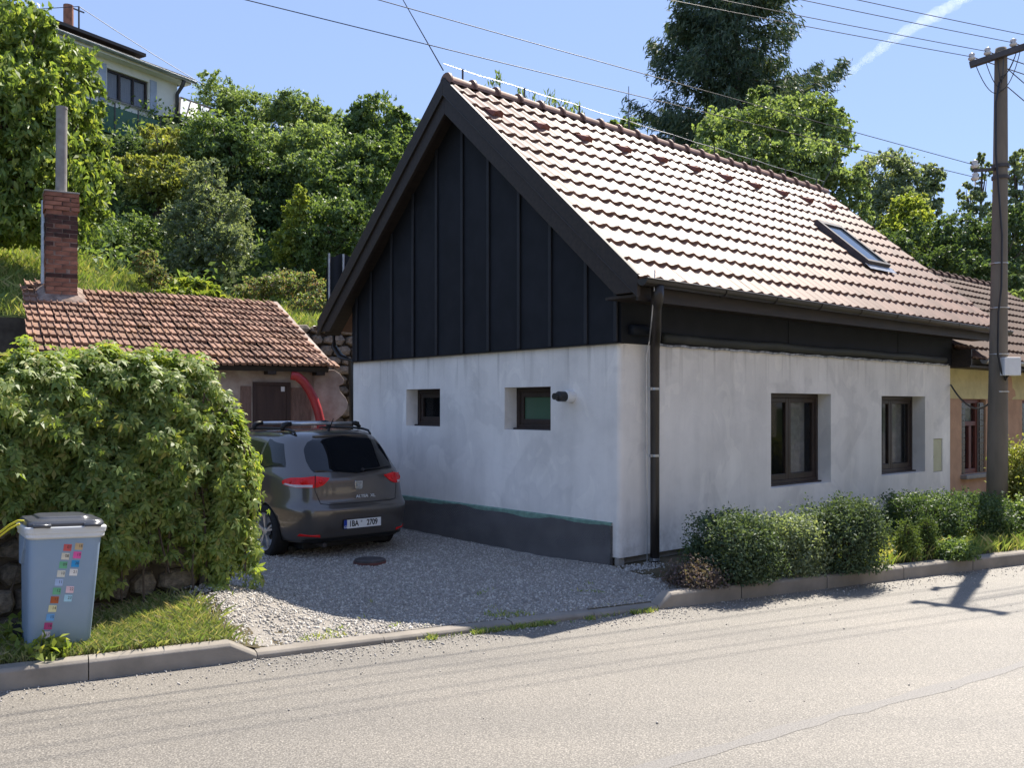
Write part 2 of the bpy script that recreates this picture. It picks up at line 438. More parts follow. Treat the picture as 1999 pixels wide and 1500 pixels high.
M['grass'] = leafmat('grass_blade', [(0.06, 0.10, 0.018), (0.09, 0.14, 0.024), (0.13, 0.17, 0.035), (0.20, 0.20, 0.06)], 0.4, 0.5, 0.3)
M['dry_grass'] = leafmat('dry_grass_blade', [(0.06, 0.10, 0.02), (0.085, 0.125, 0.026), (0.12, 0.15, 0.038), (0.19, 0.18, 0.075)], 0.4, 0.5, 0.3)

def gravel_mat():
    m, t, b = nodes('grey_gravel')
    g = N(t, 'ShaderNodeNewGeometry')
    r = ramp(t, g.outputs['Random Per Island'], [(0, (0.22, 0.205, 0.19)), (0.4, (0.33, 0.31, 0.28)), (0.8, (0.44, 0.41, 0.37)), (1, (0.58, 0.545, 0.49))])
    t.links.new(r.outputs[0], b.inputs['Base Color'])
    b.inputs['Roughness'].default_value = 0.8
    return m
M['gravel'] = gravel_mat()

# dimples of the foundation membrane
def dimple(m):
    t = m.node_tree; b = t.nodes['Principled BSDF']
    tc = N(t, 'ShaderNodeTexCoord')
    mp = N(t, 'ShaderNodeMapping'); mp.inputs['Rotation'].default_value = (0.785, 0, 0)
    v = N(t, 'ShaderNodeTexVoronoi', Scale=42, Randomness=0.0)
    t.links.new(tc.outputs['Object'], mp.inputs[0]); t.links.new(mp.outputs[0], v.inputs['Vector'])
    r = ramp(t, v.outputs['Distance'], [(0.15, (1, 1, 1)), (0.45, (0, 0, 0))])
    bump(t, b, r.outputs[0], 0.9, 0.01)
dimple(M['membrane'])

# ------------------------------------------------------------------ ground
SX, SY = 0.8926, 0.4508                      # street direction
def SP(a, b, z=0.0): return Vector((SX * a - SY * b, 6.72 + SY * a + SX * b, z))
def street(X, Y): return SX * X + SY * (Y - 6.72), -SY * X + SX * (Y - 6.72)
def sstep(e0, e1, x):
    t = min(1, max(0, (x - e0) / (e1 - e0))); return t * t * (3 - 2 * t)
def yard_z(X, Y):
    a, b = street(X, Y)
    drive = 0.030 + 0.010 * max(b, 0) + 0.006 * max(b, 0) * sstep(0, 1.6, a)
    l = sstep(-1.75, -2.15, a); r = sstep(1.45, 1.8, a)
    z = drive * (1 - l) * (1 - r) + l * (0.115 + 0.02 * max(b, 0)) + r * 0.112
    z += 0.17 * math.exp(-((a + 1.85) / 0.50) ** 2 - ((b - 1.25) / 0.80) ** 2) * sstep(0.15, 0.7, b)
    return z
HQ = 18.0                                     # foot of the slope, held by the retaining wall
def hill_z(p, q):
    if q < HQ + 0.03: return -0.06
    k = sstep(0.5, 4.0, p)
    s1 = 0.40 - 0.19 * k
    z = 3.22 + s1 * (min(q, 24) - HQ)
    z1 = 3.22 + s1 * (24 - HQ)
    if q > 24: z += (12.4 - z1) / 11.5 * (min(q, 35.5) - 24)
    if q > 35.5: z += 0.05 * (min(q, 70) - 35.5)
    return z + (0.10 * math.sin(p * 1.3 + q * 0.7) + 0.08 * math.sin(p * 0.6 - q * 1.1)) * min(1, (q - HQ) * 0.5)
def pq(X, Y): return 0.866 * X + 0.5 * Y, -0.5 * X + 0.866 * Y
def XY(p, q): return 0.866 * p - 0.5 * q, 0.5 * p + 0.866 * q
def terrain(X, Y):
    p, q = pq(X, Y)
    return hill_z(p, q) if q >= HQ + 0.03 else yard_z(X, Y)

qs = [-1500, -300, -100, -40, -10, 5, HQ + 0.02, HQ + 0.04] + [HQ + 0.3 + 0.42 * i for i in range(46)] + [38, 44, 52, 62, 70, 110, 300, 1500]
ps = [-1500, -400, -120] + [-70 + 1.4 * i for i in range(101)] + [120, 400, 1500]
mb = MB(); mb.grid([[(*XY(p, q), hill_z(p, q)) for p in ps] for q in qs])
tag(obj('ground', mb, M['hill_soil'], smooth=True), kind='structure')

mb = MB(); aa = [-15 + 0.22 * i for i in range(200)]; bb = [0.1 + 0.22 * i for i in range(70)]
rows = []
for b in bb:
    row = []
    for a in aa:
        P = SP(a, b); row.append((P.x, P.y, yard_z(P.x, P.y) if pq(P.x, P.y)[1] < HQ else -0.1))
    rows.append(row)
mb.grid(rows)
tag(obj('yard_soil', mb, M['soil'], smooth=True), kind='structure')

mb = MB(); aa = [-120, -60, -30] + [-20 + 2 * i for i in range(25)] + [40, 70, 130]
mb.grid([[SP(a, b, -0.002 if b > -7 else -0.01) for a in aa] for b in (-7.6, -6, -4, -2, 0.02)])
road = obj('road', mb, M['road'])
tag(road, kind='structure')
M['seam'] = pm('bitumen_seam', (0.235, 0.218, 0.20), (0.10, 0.094, 0.087), 110, 0.6, 0.45, bs=85, bstr=0.5, bdist=0.006)
mb = MB()
p0, p1 = Vector((-0.2, 3.61, 0)), Vector((9.5, 9.58, 0))
nseg = 60; rr = random.Random(3); left, right = [], []
dv = (p1 - p0).normalized(); nv = Vector((-dv.y, dv.x, 0))
for i in range(nseg + 1):
    c = p0.lerp(p1, i / nseg) + nv * rr.uniform(-0.008, 0.008)
    w = rr.uniform(0.03, 0.06)
    left.append((c + nv * w) + Vector((0, 0, -0.0006))); right.append((c - nv * w * rr.uniform(0.4, 1.2)) + Vector((0, 0, -0.0006)))
mb.grid([right, left]); obj('road_seam', mb, M['seam'], road)

# kerb: one structure, every kerb stone a piece of it
kerb = link('kerb', MB().mm((0, 0.02, -0.12), (0.001, 0.021, -0.119)).mesh('kerb', M['kerb']))
tag(kerb, kind='structure')
def kerb_stone(a0, a1, h0, h1):
    mb = MB(); c = 0.018
    def sec(a, h): return [SP(a, 0, -0.08), SP(a, 0, h - c), SP(a, c, h), SP(a, 0.14 - c, h + 0.002), SP(a, 0.14, h - c), SP(a, 0.14, -0.08)]
    secs = [sec(a0, h0)] + ([sec(a1 - 0.17, h0)] if h0 > h1 else []) + ([sec(a0 + 0.13, h1)] if h1 > h0 else []) + [sec(a1, h1)]
    for i in range(len(secs) - 1):
        mb.add(secs[i] + secs[i + 1], [(k, k + 6, (k + 1) % 6 + 6, (k + 1) % 6) for k in range(6)])
    mb.add(secs[0], [tuple(range(6))]); mb.add(secs[-1], [tuple(reversed(range(6)))])
    o = obj('kerb_stone', mb, M['kerb'], kerb, bevel=0.006)
rk = random.Random(5)
a = -1.86
kerb_stone(a - 1.0, a - 0.004, 0.122, 0.034)
for i in range(1, 9):
    j = rk.uniform(-0.004, 0.004); kerb_stone(a - 1.0 - i, a - i - 0.006, 0.122 + j, 0.122 + j)
for a0, a1 in ((-1.862, -0.998), (-0.993, 0.0), (0.01, 0.72), (0.73, 1.33)):
    j = rk.uniform(-0.006, 0.006); kerb_stone(a0, a1, 0.036 + j, 0.036 + j)
kerb_stone(1.34, 2.2, 0.03, 0.122)
for i in range(26):
    j = rk.uniform(-0.004, 0.004); kerb_stone(2.21 + i, 3.2 + i, 0.122 + j, 0.122 + j)

# ------------------------------------------------------------------ the plastered cottage (local x along the street front, y along the gable)
HA = math.radians(40.79)
HC = Vector((1.040, 8.70, 0))
HV = Vector((math.cos(HA), math.sin(HA), 0)); HU = Vector((-math.sin(HA), math.cos(HA), 0))
W_, L_, OG, PE, ZE, ZA, OL = 4.954, 7.283, 0.282, 0.484, 2.813, 5.42, 0.742
ZT, ZB = 2.269, 0.184
PITCH = math.atan2(ZA - ZE, W_ / 2 + PE); TP = math.tan(PITCH)
house = empty('plastered_cottage', HC, HA, 'grey plastered cottage with black felt gable and red tiled roof beside the driveway', 'house')

def wall_face(mb, f, u0, u1, z0, z1, holes, depth):
    """f(u, z, d): outer face with recessed openings"""
    us = sorted({u0, u1} | {h[0] for h in holes} | {h[1] for h in holes}); zs = sorted({z0, z1} | {h[2] for h in holes} | {h[3] for h in holes})
    for i in range(len(us) - 1):
        for k in range(len(zs) - 1):
            cu, cz = (us[i] + us[i + 1]) / 2, (zs[k] + zs[k + 1]) / 2
            if any(h[0] < cu < h[1] and h[2] < cz < h[3] for h in holes): continue
            mb.add([f(us[i], zs[k], 0), f(us[i + 1], zs[k], 0), f(us[i + 1], zs[k + 1], 0), f(us[i], zs[k + 1], 0)], [(0, 1, 2, 3)])
    for a, b, c, d in holes:
        for (ua, za), (ub, zb) in (((a, c), (b, c)), ((b, c), (b, d)), ((b, d), (a, d)), ((a, d), (a, c))):
            mb.add([f(ua, za, 0), f(ub, zb, 0), f(ub, zb, depth), f(ua, za, depth)], [(0, 1, 2, 3)])

FW = [(2.574, 3.89, 0.71, 1.812), (5.185, 6.467, 0.722, 1.80)]
GW = [(2.929, 3.656, 1.41, 1.873), (0.971, 1.718, 1.40, 1.866)]
METER = (6.73, 7.03, 0.70, 1.185)
mb = MB()
wall_face(mb, lambda u, z, d: (u, d, z), 0.05, L_, ZB, ZT, FW + [METER], 0.3)
wall_face(mb, lambda u, z, d: (d, u, z), 0.05, W_, ZB, ZT, GW, 0.3)
# softly rounded corner, underside lip, far ends
arc = [(0.05 - 0.05 * math.cos(t), 0.05 - 0.05 * math.sin(t)) for t in [i * PI / 12 for i in range(7)]]
mb.grid([[(x, y, z) for x, y in arc] for z in (ZB, ZT)])
mb.add([(0.01, 0.01, ZB), (L_, 0.0, ZB), (L_, 0.4, ZB), (0.4, 0.4, ZB), (0.4, W_, ZB), (0, W_, ZB)], [(0, 1, 2, 3), (0, 3, 4, 5)])
mb.add([(0, W_, ZB), (L_, W_, ZB), (L_, W_, ZT), (0, W_, ZT)], [(0, 1, 2, 3)])
mb.add([(L_, 0, ZB), (L_, W_, ZB), (L_, W_, ZT), (L_, 0, ZT)], [(0, 1, 2, 3)])
mb.add([(0.002, 0.01, ZT), (L_, 0.0, ZT), (L_, W_, ZT), (0, W_, ZT)], [(0, 1, 2, 3)])
wall = obj('wall', mb, M['plaster'], house)
mb = MB(); mb.mm((0.07, 0.07, -0.1), (L_ - 0.02, W_, ZB - 0.002))
obj('foundation', mb, M['concrete'], house)
mb = MB(); mb.mm((0.5, 0.6, 0.3), (L_ - 0.1, W_ - 0.2, 2.2))
obj('interior', mb, M['dark_room'], house)

def window(f, a, b, c, d, dep, sashes, low, curtain=None, glass='glass'):
    """f(u, z, depth) local mapping; frame is the part, sashes and panes its sub-parts"""
    def ring(mb, a, b, c, d, w, d0, d1, wb=None):
        wb = wb or w
        for (u0, u1, z0, z1) in ((a, a + w, c, d), (b - w, b, c, d), (a + w, b - w, d - w, d), (a + w, b - w, c, c + wb)):
            mb.mm(f(u0, z0, d0), f(u1, z1, d1))
    mb = MB(); ring(mb, a + 0.002, b - 0.002, c + 0.002, d - 0.002, 0.05, dep, dep + 0.07, 0.055)
    fr = obj('window', mb, M['frame'], house, bevel=0.004)
    mb = MB(); mb.mm(f(a + 0.002, c - 0.012, dep - 0.05), f(b - 0.002, c + 0.018, dep - 0.002)); obj('sill', mb, M['frame'], fr, bevel=0.003)
    n = sashes; w = (b - a - 0.1) / n
    for i in range(n):
        u0 = a + 0.05 + i * w + 0.002; u1 = u0 + w - 0.004
        mb = MB(); ring(mb, u0, u1, c + 0.057, d - 0.052, 0.055, dep + 0.012, dep + 0.062, low)
        obj('sash', mb, M['frame'], fr, bevel=0.005)
        mb = MB(); mb.mm(f(u0 + 0.05, c + 0.057 + low - 0.01, dep + 0.036), f(u1 - 0.05, d - 0.102, dep + 0.042))
        obj('pane', mb, M[glass], fr)
        if curtain:
            mb = MB(); m_ = 14; z0, z1 = c + 0.06, d - 0.06; f0, f1 = curtain[i]
            rows = [[f(u0 + (u1 - u0) * (f0 + (f1 - f0) * k / m_), z, dep + 0.13 + 0.02 * math.sin(k * 1.9)) for k in range(m_ + 1)] for z in (z0, z1)]
            mb.grid(rows); obj('curtain', mb, M['curtain'] if i == 0 else M['lace'], fr, smooth=True)  # first sash: beige sheet stands in for the house mirrored in the glass
    return fr
fF = lambda u, z, d: (u, d, z)
fG = lambda u, z, d: (d, u, z)
window(fF, *FW[0], 0.176, 2, 0.075, [(0.05, 0.72), (0.1, 0.95)])
window(fF, *FW[1], 0.182, 2, 0.075, [(0.62, 0.95), (0.0, 1.0)])
window(fG, *GW[0], 0.174, 1, 0.06)
window(fG, *GW[1], 0.174, 1, 0.06, glass='green_glass')
mb = MB(); mb.mm((METER[0] + 0.006, 0.012, METER[2] + 0.006), (METER[1] - 0.006, 0.05, METER[3] - 0.006))
mb.mm((METER[0] + 0.03, 0.006, METER[2] + 0.2), (METER[0] + 0.045, 0.0125, METER[2] + 0.25))
obj('meter_box', mb, M['yellow_meter'], house, bevel=0.006)

# membrane, insulation edge and footing along the gable
r2 = random.Random(11)
ys = [0.09 + 0.05 * i for i in range(98)]
def gz(y): P = HC + HU * y - HV * 0.05; return yard_z(P.x, P.y)
wav = [0.012 * math.sin(y * 3.1) + 0.010 * math.sin(y * 7.7 + 1) + r2.uniform(-0.004, 0.004) for y in ys]
mb = MB()
topz = [0.478 + 0.008 * (y / 4.9) + w for y, w in zip(ys, wav)]
rows = [[(-0.035 - 0.012 * math.sin(y * 2.3 + k) * 0.5, y, gz(y) - 0.05 + (tz - gz(y) + 0.05) * k / 6) for y, tz in zip(ys, topz)] for k in range(7)]
rows.append([(-0.02, y, tz) for y, tz in zip(ys, topz)]); rows.append([(-0.02, y, 0.0) for y in ys])
mb.grid(rows)
mb.add([rows[0][0], rows[6][0], (0.0, 0.09, topz[0]), (0.0, 0.09, 0)], [(0, 1, 2, 3)])
obj('foundation_membrane', mb, M['membrane'], house)
mb = MB(); mb.grid([[(-0.018, y, 0.40) for y in ys], [(-0.022, y, 0.512 + 0.003 * math.sin(9 * y)) for y in ys], [(0.0, y, 0.522) for y in ys]])
obj('insulation_edge', mb, M['green_foam'], house)
mb = MB(); mb.tube([(-0.06 - r2.uniform(0, 0.012), y, gz(y) + r2.uniform(-0.008, 0.006)) for y in ys[8::2]], 0.016, 6)
obj('footing_edge', mb, M['concrete'], house)
mb = MB(); mb.mm((0.0, 0.015, -0.05), (0.09, 0.068, ZB - 0.004)); obj('corner_block', mb, M['concrete'], house, bevel=0.008)

# vent pipe on the gable
mb = MB(); mb.tube([(0.02, 0.655, 1.757), (-0.105, 0.655, 1.757)], 0.064, 24); vp = obj('vent_pipe', mb, M['white_plastic'], house, smooth=False, bevel=0.004)
mb = MB(); mb.tube([(-0.106, 0.655, 1.757), (-0.19, 0.655, 1.757), (-0.205, 0.655, 1.757), (-0.21, 0.655, 1.757)], [0.052, 0.052, 0.044, 0.036], 24)
mb.tube([(-0.211, 0.655, 1.757), (-0.25, 0.655, 1.757)], 0.034, 20); obj('flue_cap', mb, M['black_plastic'], vp)

# black felt gable: panels between battens
def roof_y(y): return ZE + (min(y, W_ - y) + PE) * TP
bl = [0.016, 0.417, 0.94, 1.434, 1.96, 2.443, 2.95, 3.451, 3.939, 4.435, 4.802, 4.95]
mb = MB(); poly = [(0.0, ZT + 0.004), (W_, ZT + 0.004), (W_, roof_y(W_) - 0.2), (W_ / 2, ZA - 0.2), (0.0, roof_y(0) - 0.2)]
mb.prism(poly, lambda y, z: (0.06, y, z), lambda y, z: (0.02, y, z)); obj('gable_wall', mb, M['felt'], house)
for i in range(len(bl) - 1):
    a, b = bl[i] + 0.004, bl[i + 1] - 0.004
    poly = [(a, ZT + 0.008), (b, ZT + 0.008), (b, roof_y(b) - 0.21)]
    if a < W_ / 2 < b: poly.append((W_ / 2, ZA - 0.21))
    poly.append((a, roof_y(a) - 0.21))
    mb = MB(); x1 = -0.018 - r2.uniform(0, 0.008)
    mb.prism(poly, lambda y, z: (0.017, y, z), lambda y, z: (x1, y, z)); obj('cladding_panel', mb, M['felt'], house)
for y in bl[:-1]:
    mb = MB(); mb.mm((-0.05, y - 0.022, ZT + 0.012), (-0.019 - 0.012, y + 0.022, roof_y(y) - 0.23)); obj('batten', mb, M['batten'], house, bevel=0.004)
mb = MB(); mb.mm((-0.045, -0.03, ZT - 0.006), (0.03, W_ + 0.02, ZT + 0.003)); obj('drip_edge', mb, M['gutter'], house)

# knee wall in felt under the front eave, with its loose rolled lower edge and foil strip
mb = MB(); mb.mm((0.0, -0.02, ZT + 0.006), (L_ + 0.02, 0.05, 2.80))
mb.mm((2.9, -0.026, ZT + 0.006), (2.93, -0.0205, 2.70)); mb.mm((5.6, -0.026, ZT + 0.006), (5.63, -0.0205, 2.70))
obj('knee_wall', mb, M['felt'], house)
M['felt_roll'] = pm('faded_felt', (0.045, 0.046, 0.036), (0.03, 0.031, 0.028), 2, 0.7)
mb = MB(); mb.tube([(0.60 + 0.4 * i, -0.035 + r2.uniform(-0.008, 0.008), ZT + 0.075 + r2.uniform(-0.008, 0.01)) for i in range(17)], 0.048, 10)
obj('felt_roll', mb, M['felt_roll'], house, smooth=True)
mb = MB(); mb.tube([(0.1, -0.06, 2.40), (0.3, -0.06, 2.41), (0.46, -0.05, 2.40)], [0.05, 0.055, 0.045], 10); obj('felt_fold', mb, M['felt'], house, smooth=True)
M['foil'] = pm('foil_strip', (0.5, 0.52, 0.6), (0.12, 0.13, 0.16), 5, 0.5, stretch=(3, 1, 1))
mb = MB(); rows = [[(0.45 + 0.1 * i, -0.028 - 0.012 * k, ZT - 0.006 + 0.02 * k + 0.006 * math.sin(i * 1.7)) for i in range(68)] for k in (0, 1)]
mb.grid(rows); obj('foil_strip', mb, M['foil'], house)

# roof: local frame x along the eave, y up the slope, z off the deck
RL = L_ + OG + OL; SLOPE = (W_ / 2 + PE) / math.cos(PITCH)
mb = MB(); mb.mm((0.03, 0.02, -0.14), (RL - 0.02, SLOPE - 0.02, -0.012))
roof = obj('roof', mb, M['roofing'], house, loc=(-OG, -PE, ZE), rot=(PITCH, 0, 0))
NC, NR = 23, 13; TW, TE = RL / NC, SLOPE / NR
def tile_mesh(name, w, l, m, waves=2, amp=0.026, rise=0.028, n=6, ridge=1.0):
    mb = MB(); k = waves * n
    def prof(t):
        x = (t * waves) % 1.0
        c = 0.5 - 0.5 * math.cos(2 * PI * x)
        return amp * (c ** 1.4) * ridge
    xs = [i / k for i in range(k + 1)]
    up = [(x * w * 0.998, l, prof(x) - 0.004) for x in xs]
    lo = [(x * w * 0.998, 0.0, prof(x) + rise) for x in xs]
    lo2 = [(x * w * 0.998, -0.006, prof(x) + rise - 0.008) for x in xs]
    un = [(x * w * 0.998, -0.002, max(prof(x) + rise - 0.030, 0)) for x in xs]
    mb.grid([lo, up]); mb.grid([un, lo2, lo])
    me = mb.mesh(name, m, True)
    return me
tm = tile_mesh('tile', TW, TE + 0.05, M['roof_tile'])
rt = random.Random(2)
SKY = (5.50 + OG, 6.14 + OG, 1.20, 2.27)
for j in range(NR):
    for i in range(NC):
        o = link('tile', tm, roof, (i * TW, j * TE, rt.uniform(-0.002, 0.002)), (rt.uniform(-0.004, 0.004), 0, rt.uniform(-0.003, 0.003)))
# vent hoods, ridge tiles
mb = MB()
mb.add([(0, 0.0, 0.03), (0.17, 0.0, 0.03), (0.15, 0.0, 0.115), (0.02, 0.0, 0.115), (0.0, 0.24, 0.02), (0.17, 0.24, 0.02), (0.085, 0.02, 0.13)],
       [(0, 1, 2, 6, 3), (3, 6, 4), (6, 5, 4), (2, 5, 6), (1, 5, 2), (0, 3, 4)])
mb.v = [(x * 0.85, y * 0.8, 0.02 + (z - 0.02) * 0.72) for x, y, z in mb.v]
vm = mb.mesh('vent_tile', M['vent_tile'])
for k in range(11): link('vent_tile', vm, roof, (0.22 + 0.722 * k, 10.35 * TE, 0.005))
mb = MB(); secs = []
for x, r in ((0.0, 0.108), (0.025, 0.112), (0.04, 0.086), (0.36, 0.078)):
    secs.append([(x, -0.66 * r * 1.3 + 0, 0)] and [(x, r * math.cos(t) * 1.05, r * math.sin(t) * 1.1 - 0.035) for t in [PI * (-0.05 + 1.1 * i / 10) for i in range(11)]])
mb.grid(secs); mb.add(secs[0] + [(0, 0, -0.05)], [(i + 1, i, 11) for i in range(10)])
rm_ = mb.mesh('ridge_tile', M['roof_tile'], True)
for k in range(NC): link('ridge_tile', rm_, roof, (k * TW + 0.02, SLOPE + 0.0, 0.02), (-PITCH, 0, 0))
# skylight
mb = MB(); a, b, c, d = SKY; w = 0.06
for q in ((a, a + w, c, d), (b - w, b, c, d), (a + w, b - w, d - w * 1.6, d), (a + w, b - w, c, c + w)): mb.mm((q[0], q[2], 0.0), (q[1], q[3], 0.12))
sk = obj('skylight', mb, M['steel'], roof, bevel=0.006)
mb = MB(); mb.mm((a + w, c + w, 0.085), (b - w, d - w * 1.6, 0.095)); M['sky_glass'] = glass_mat('skylight_glass', (0.05, 0.07, 0.10), 0, 0.02); obj('skylight_pane', mb, M['sky_glass'], roof)
mb = MB(); mb.add([(a - 0.06, c - 0.12, 0.066), (b + 0.06, c - 0.12, 0.066), (b + 0.06, c - 0.002, 0.075), (a - 0.06, c - 0.002, 0.075)], [(0, 1, 2, 3)]); obj('flashing', mb, M['zinc'], roof)
# rear slope
mb = MB(); rows = []
for k in range(NR + 1):
    for dz in (0.03, 0.0):
        s = k * TE + (0 if dz else TE)
        rows.append([(RL * i / 92, min(s, SLOPE), dz + 0.018 * (0.5 - 0.5 * math.cos(i * PI / 2))) for i in range(93)])
mb.grid(rows); mb.mm((0.03, 0.02, -0.14), (RL - 0.02, SLOPE - 0.02, -0.012))
obj('rear_roof', mb, M['roof_tile'], house, loc=(RL - OG, W_ + PE, ZE), rot=(PITCH, 0, PI))
# verge trim and barge boards on both slopes, far end boards too
for side in (0, 1):
    for x0, front in ((-OG, 1), (L_ + OL, 0)):
        yy = (lambda y: y) if side == 0 else (lambda y: W_ - y)
        def strip(name, top, bot, xa, xb, m, foot=0.0):
            mb = MB()
            y0, y1 = -PE + foot, W_ / 2
            yb = y0 + ((top - bot) / TP if foot else 0)
            poly = [(y0, ZE + (y0 + PE) * TP + top), (y1, ZA + top), (y1, ZA + bot), (yb, ZE + (yb + PE) * TP + bot)]
            mb.prism(poly, lambda y, z: (xa, yy(y), z), lambda y, z: (xb, yy(y), z)); obj(name, mb, m, house, bevel=0.004)
        if front:
            strip('verge_trim', 0.045, -0.155, x0 - 0.012, x0 + 0.03, M['dark_wood'])
            strip('bargeboard', -0.157, -0.375, x0 + 0.012, x0 + 0.055, M['dark_wood'], 0.05)
            strip('metal_strip', -0.150, -0.166, x0 - 0.018, x0 + 0.010, M['gutter'])
        else: strip('bargeboard', 0.03, -0.22, x0 - 0.03, x0 + 0.012, M['dark_wood'])
# soffit boards under the gable overhang
for side in (0, 1):
    yy = (lambda y: y) if side == 0 else (lambda y: W_ - y)
    mb = MB(); poly = [(-PE + 0.08, ZE + 0.08 * TP - 0.20), (W_ / 2, ZA - 0.20), (W_ / 2, ZA - 0.225), (-PE + 0.08, ZE + 0.08 * TP - 0.225)]
    mb.prism(poly, lambda y, z: (-OG + 0.058, yy(y), z), lambda y, z: (0.015, yy(y), z)); obj('soffit', mb, M['dark_wood'], house)
mb = MB(); mb.mm((-OG + 0.06, -0.40, 2.665), (L_ + OL - 0.02, -0.022, 2.69)); mb.mm((-OG + 0.06, -0.43, 2.63), (L_ + OL - 0.02, -0.405, 2.76)); obj('eave_soffit', mb, M['dark_wood'], house)
# gutter: open half pipe with brackets
def half_pipe(p0, p1, r, th=0.006, n=10):
    mb = MB(); p0, p1 = Vector(p0), Vector(p1); d = (p1 - p0).normalized(); s = d.cross(Vector((0, 0, 1))).normalized()
    ring = [(math.cos(t), math.sin(t)) for t in [PI + PI * i / n for i in range(n + 1)]]
    def sec(p): return [p + s * (c * r) + Vector((0, 0, z * r)) for c, z in ring] + [p + s * (c * (r - th)) + Vector((0, 0, z * (r - th))) for c, z in reversed(ring)]
    a, b = sec(p0), sec(p1); m = len(a)
    mb.add(a + b, [(i, i + m, (i + 1) % m + m, (i + 1) % m) for i in range(m)])
    mb.tube([p0 + s * r, p1 + s * r], 0.009, 6); mb.tube([p0 - s * r, p1 - s * r], 0.006, 6)
    h = ring + []; mb.add([p0 + s * (c * r) + Vector((0, 0, z * r)) for c, z in ring], [tuple(range(n + 1))]); mb.add([p1 + s * (c * r) + Vector((0, 0, z * r)) for c, z in ring], [tuple(range(n + 1))])
    return mb
gut = obj('gutter', half_pipe((-OG - 0.01, -PE - 0.055, ZE - 0.005), (L_ + OL + 0.02, -PE - 0.055, ZE - 0.03), 0.062), M['gutter'], house)
for k in range(9):
    x = 0.9 + 0.88 * k; mb = MB()
    mb.tube([(x, -PE - 0.055 + 0.066 * math.cos(t), ZE - 0.012 + 0.066 * math.sin(t)) for t in [PI + PI * i / 8 for i in range(9)]], 0.006, 5); obj('bracket', mb, M['gutter'], gut)
obj('gutter', half_pipe((L_ + OL, W_ + PE + 0.055, ZE - 0.02), (-OG - 0.01, W_ + PE + 0.055, ZE - 0.02), 0.062), M['gutter'], house)
mb = MB(); mb.tube([(-0.075, -PE - 0.055, ZE - 0.05), (-0.07, -PE - 0.05, ZE - 0.16), (0.02, -0.44, 2.58), (0.34, -0.17, 2.36), (0.41, -0.095, 2.22), (0.41, -0.095, 1.2), (0.41, -0.095, 0.62), (0.41, -0.095, 0.0)],
                   [0.06, 0.058, 0.053, 0.05, 0.048, 0.045, 0.045, 0.047], 16)
dp = obj('downpipe', mb, M['gutter'], house, smooth=True)
for z in (1.83, 1.17, 0.145):
    mb = MB(); mb.tube([(0.41, -0.095, z - 0.012), (0.41, -0.095, z + 0.012)], 0.051, 16); mb.mm((0.335, -0.11, z - 0.014), (0.362, -0.085, z + 0.014)); obj('pipe_clamp', mb, M['zinc'], dp)
mb = MB(); mb.tube([(0.41, -0.095, 0.075), (0.41, -0.095, 0.05)], [0.075, 0.11], 16); mb.mm((0.28, -0.24, 0.02), (0.62, -0.03, 0.055)); obj('drain_foot', mb, M['black_plastic'], dp, bevel=0.006)
mb = MB(); mb.tube([(0.0, W_ + PE + 0.05, ZE - 0.08), (0.0, W_ + PE + 0.05, ZE - 0.30), (0.0, W_ + 0.34, ZE - 0.45), (0.0, W_ + 0.05, ZE - 0.52), (0.05, W_ + 0.05, 0.2)], 0.045, 12); obj('downpipe', mb, M['gutter'], house, smooth=True)
# lightning conductor: down wire at the corner, ridge wire on holders, rods
mb = MB(); mb.tube([(-0.12, -PE - 0.06, ZE + 0.09), (-0.13, -PE - 0.06, 2.72), (0.0, -0.40, 2.45), (0.30, -0.12, 2.30), (0.325, -0.06, 2.15), (0.335, -0.055, 1.2), (0.335, -0.06, 0.05)], 0.006, 6)
con = obj('lightning_conductor', mb, M['bright_wire'], house)
mb = MB(); mb.tube([(-OG + (RL) * k / 16, W_ / 2, ZA + 0.20 - 0.012 * math.sin(PI * ((k * 0.5) % 1))) for k in range(17)], 0.004, 6); obj('ridge_wire', mb, M['zinc'], con)
for k in range(9):
    x = -OG + 0.28 + 0.97 * k; mb = MB(); mb.tube([(x, W_ / 2, ZA + 0.04), (x, W_ / 2, ZA + 0.205)], 0.012, 6); obj('wire_holder', mb, M['steel'], con)
for p, q in (((-OG, W_ / 2, ZA + 0.12), (-OG - 0.55, W_ / 2 + 0.05, ZA + 0.83)), ((2.9, W_ / 2, ZA + 0.05), (2.9, W_ / 2, ZA + 0.68)), ((7.9, W_ / 2, ZA + 0.05), (8.15, W_ / 2 - 0.2, ZA + 0.66))):
    mb = MB(); mb.tube([p, q], [0.008, 0.005], 6); obj('rod', mb, M['wire'], con)

# ------------------------------------------------------------------ neighbouring house beyond the cottage
nb = empty('neighbour_house', HC + HV * 7.30, HA, 'yellow and salmon rendered house with brown tiled roof behind the pole', 'house')
NW = [(0.62, 1.53, 0.60, 1.772), (3.05, 3.95, 0.60, 1.765)]
mb = MB(); NL = 8.5
wall_face(mb, lambda u, z, d: (u, 0.1 + d, z), 0.0, NL, -0.05, 1.778, NW, 0.25); mb.mm((0.01, 0.36, -0.05), (NL, 0.37, 1.7)); obj('lower_wall', mb, M['orange_render'], nb)
mb = MB(); mb.mm((0.0, 0.094, 1.78), (NL, 0.5, 2.42)); obj('upper_wall', mb, M['yellow_render'], nb)
mb = MB(); mb.mm((0.02, 0.6, -0.05), (NL, 5.0, 2.5)); mb.prism([(0.0, 2.5), (5.0, 2.5), (2.5, 4.25)], lambda y, z: (NL - 0.3, y, z), lambda y, z: (NL, y, z)); obj('house_body', mb, M['yellow_render'], nb)
r3 = random.Random(4)
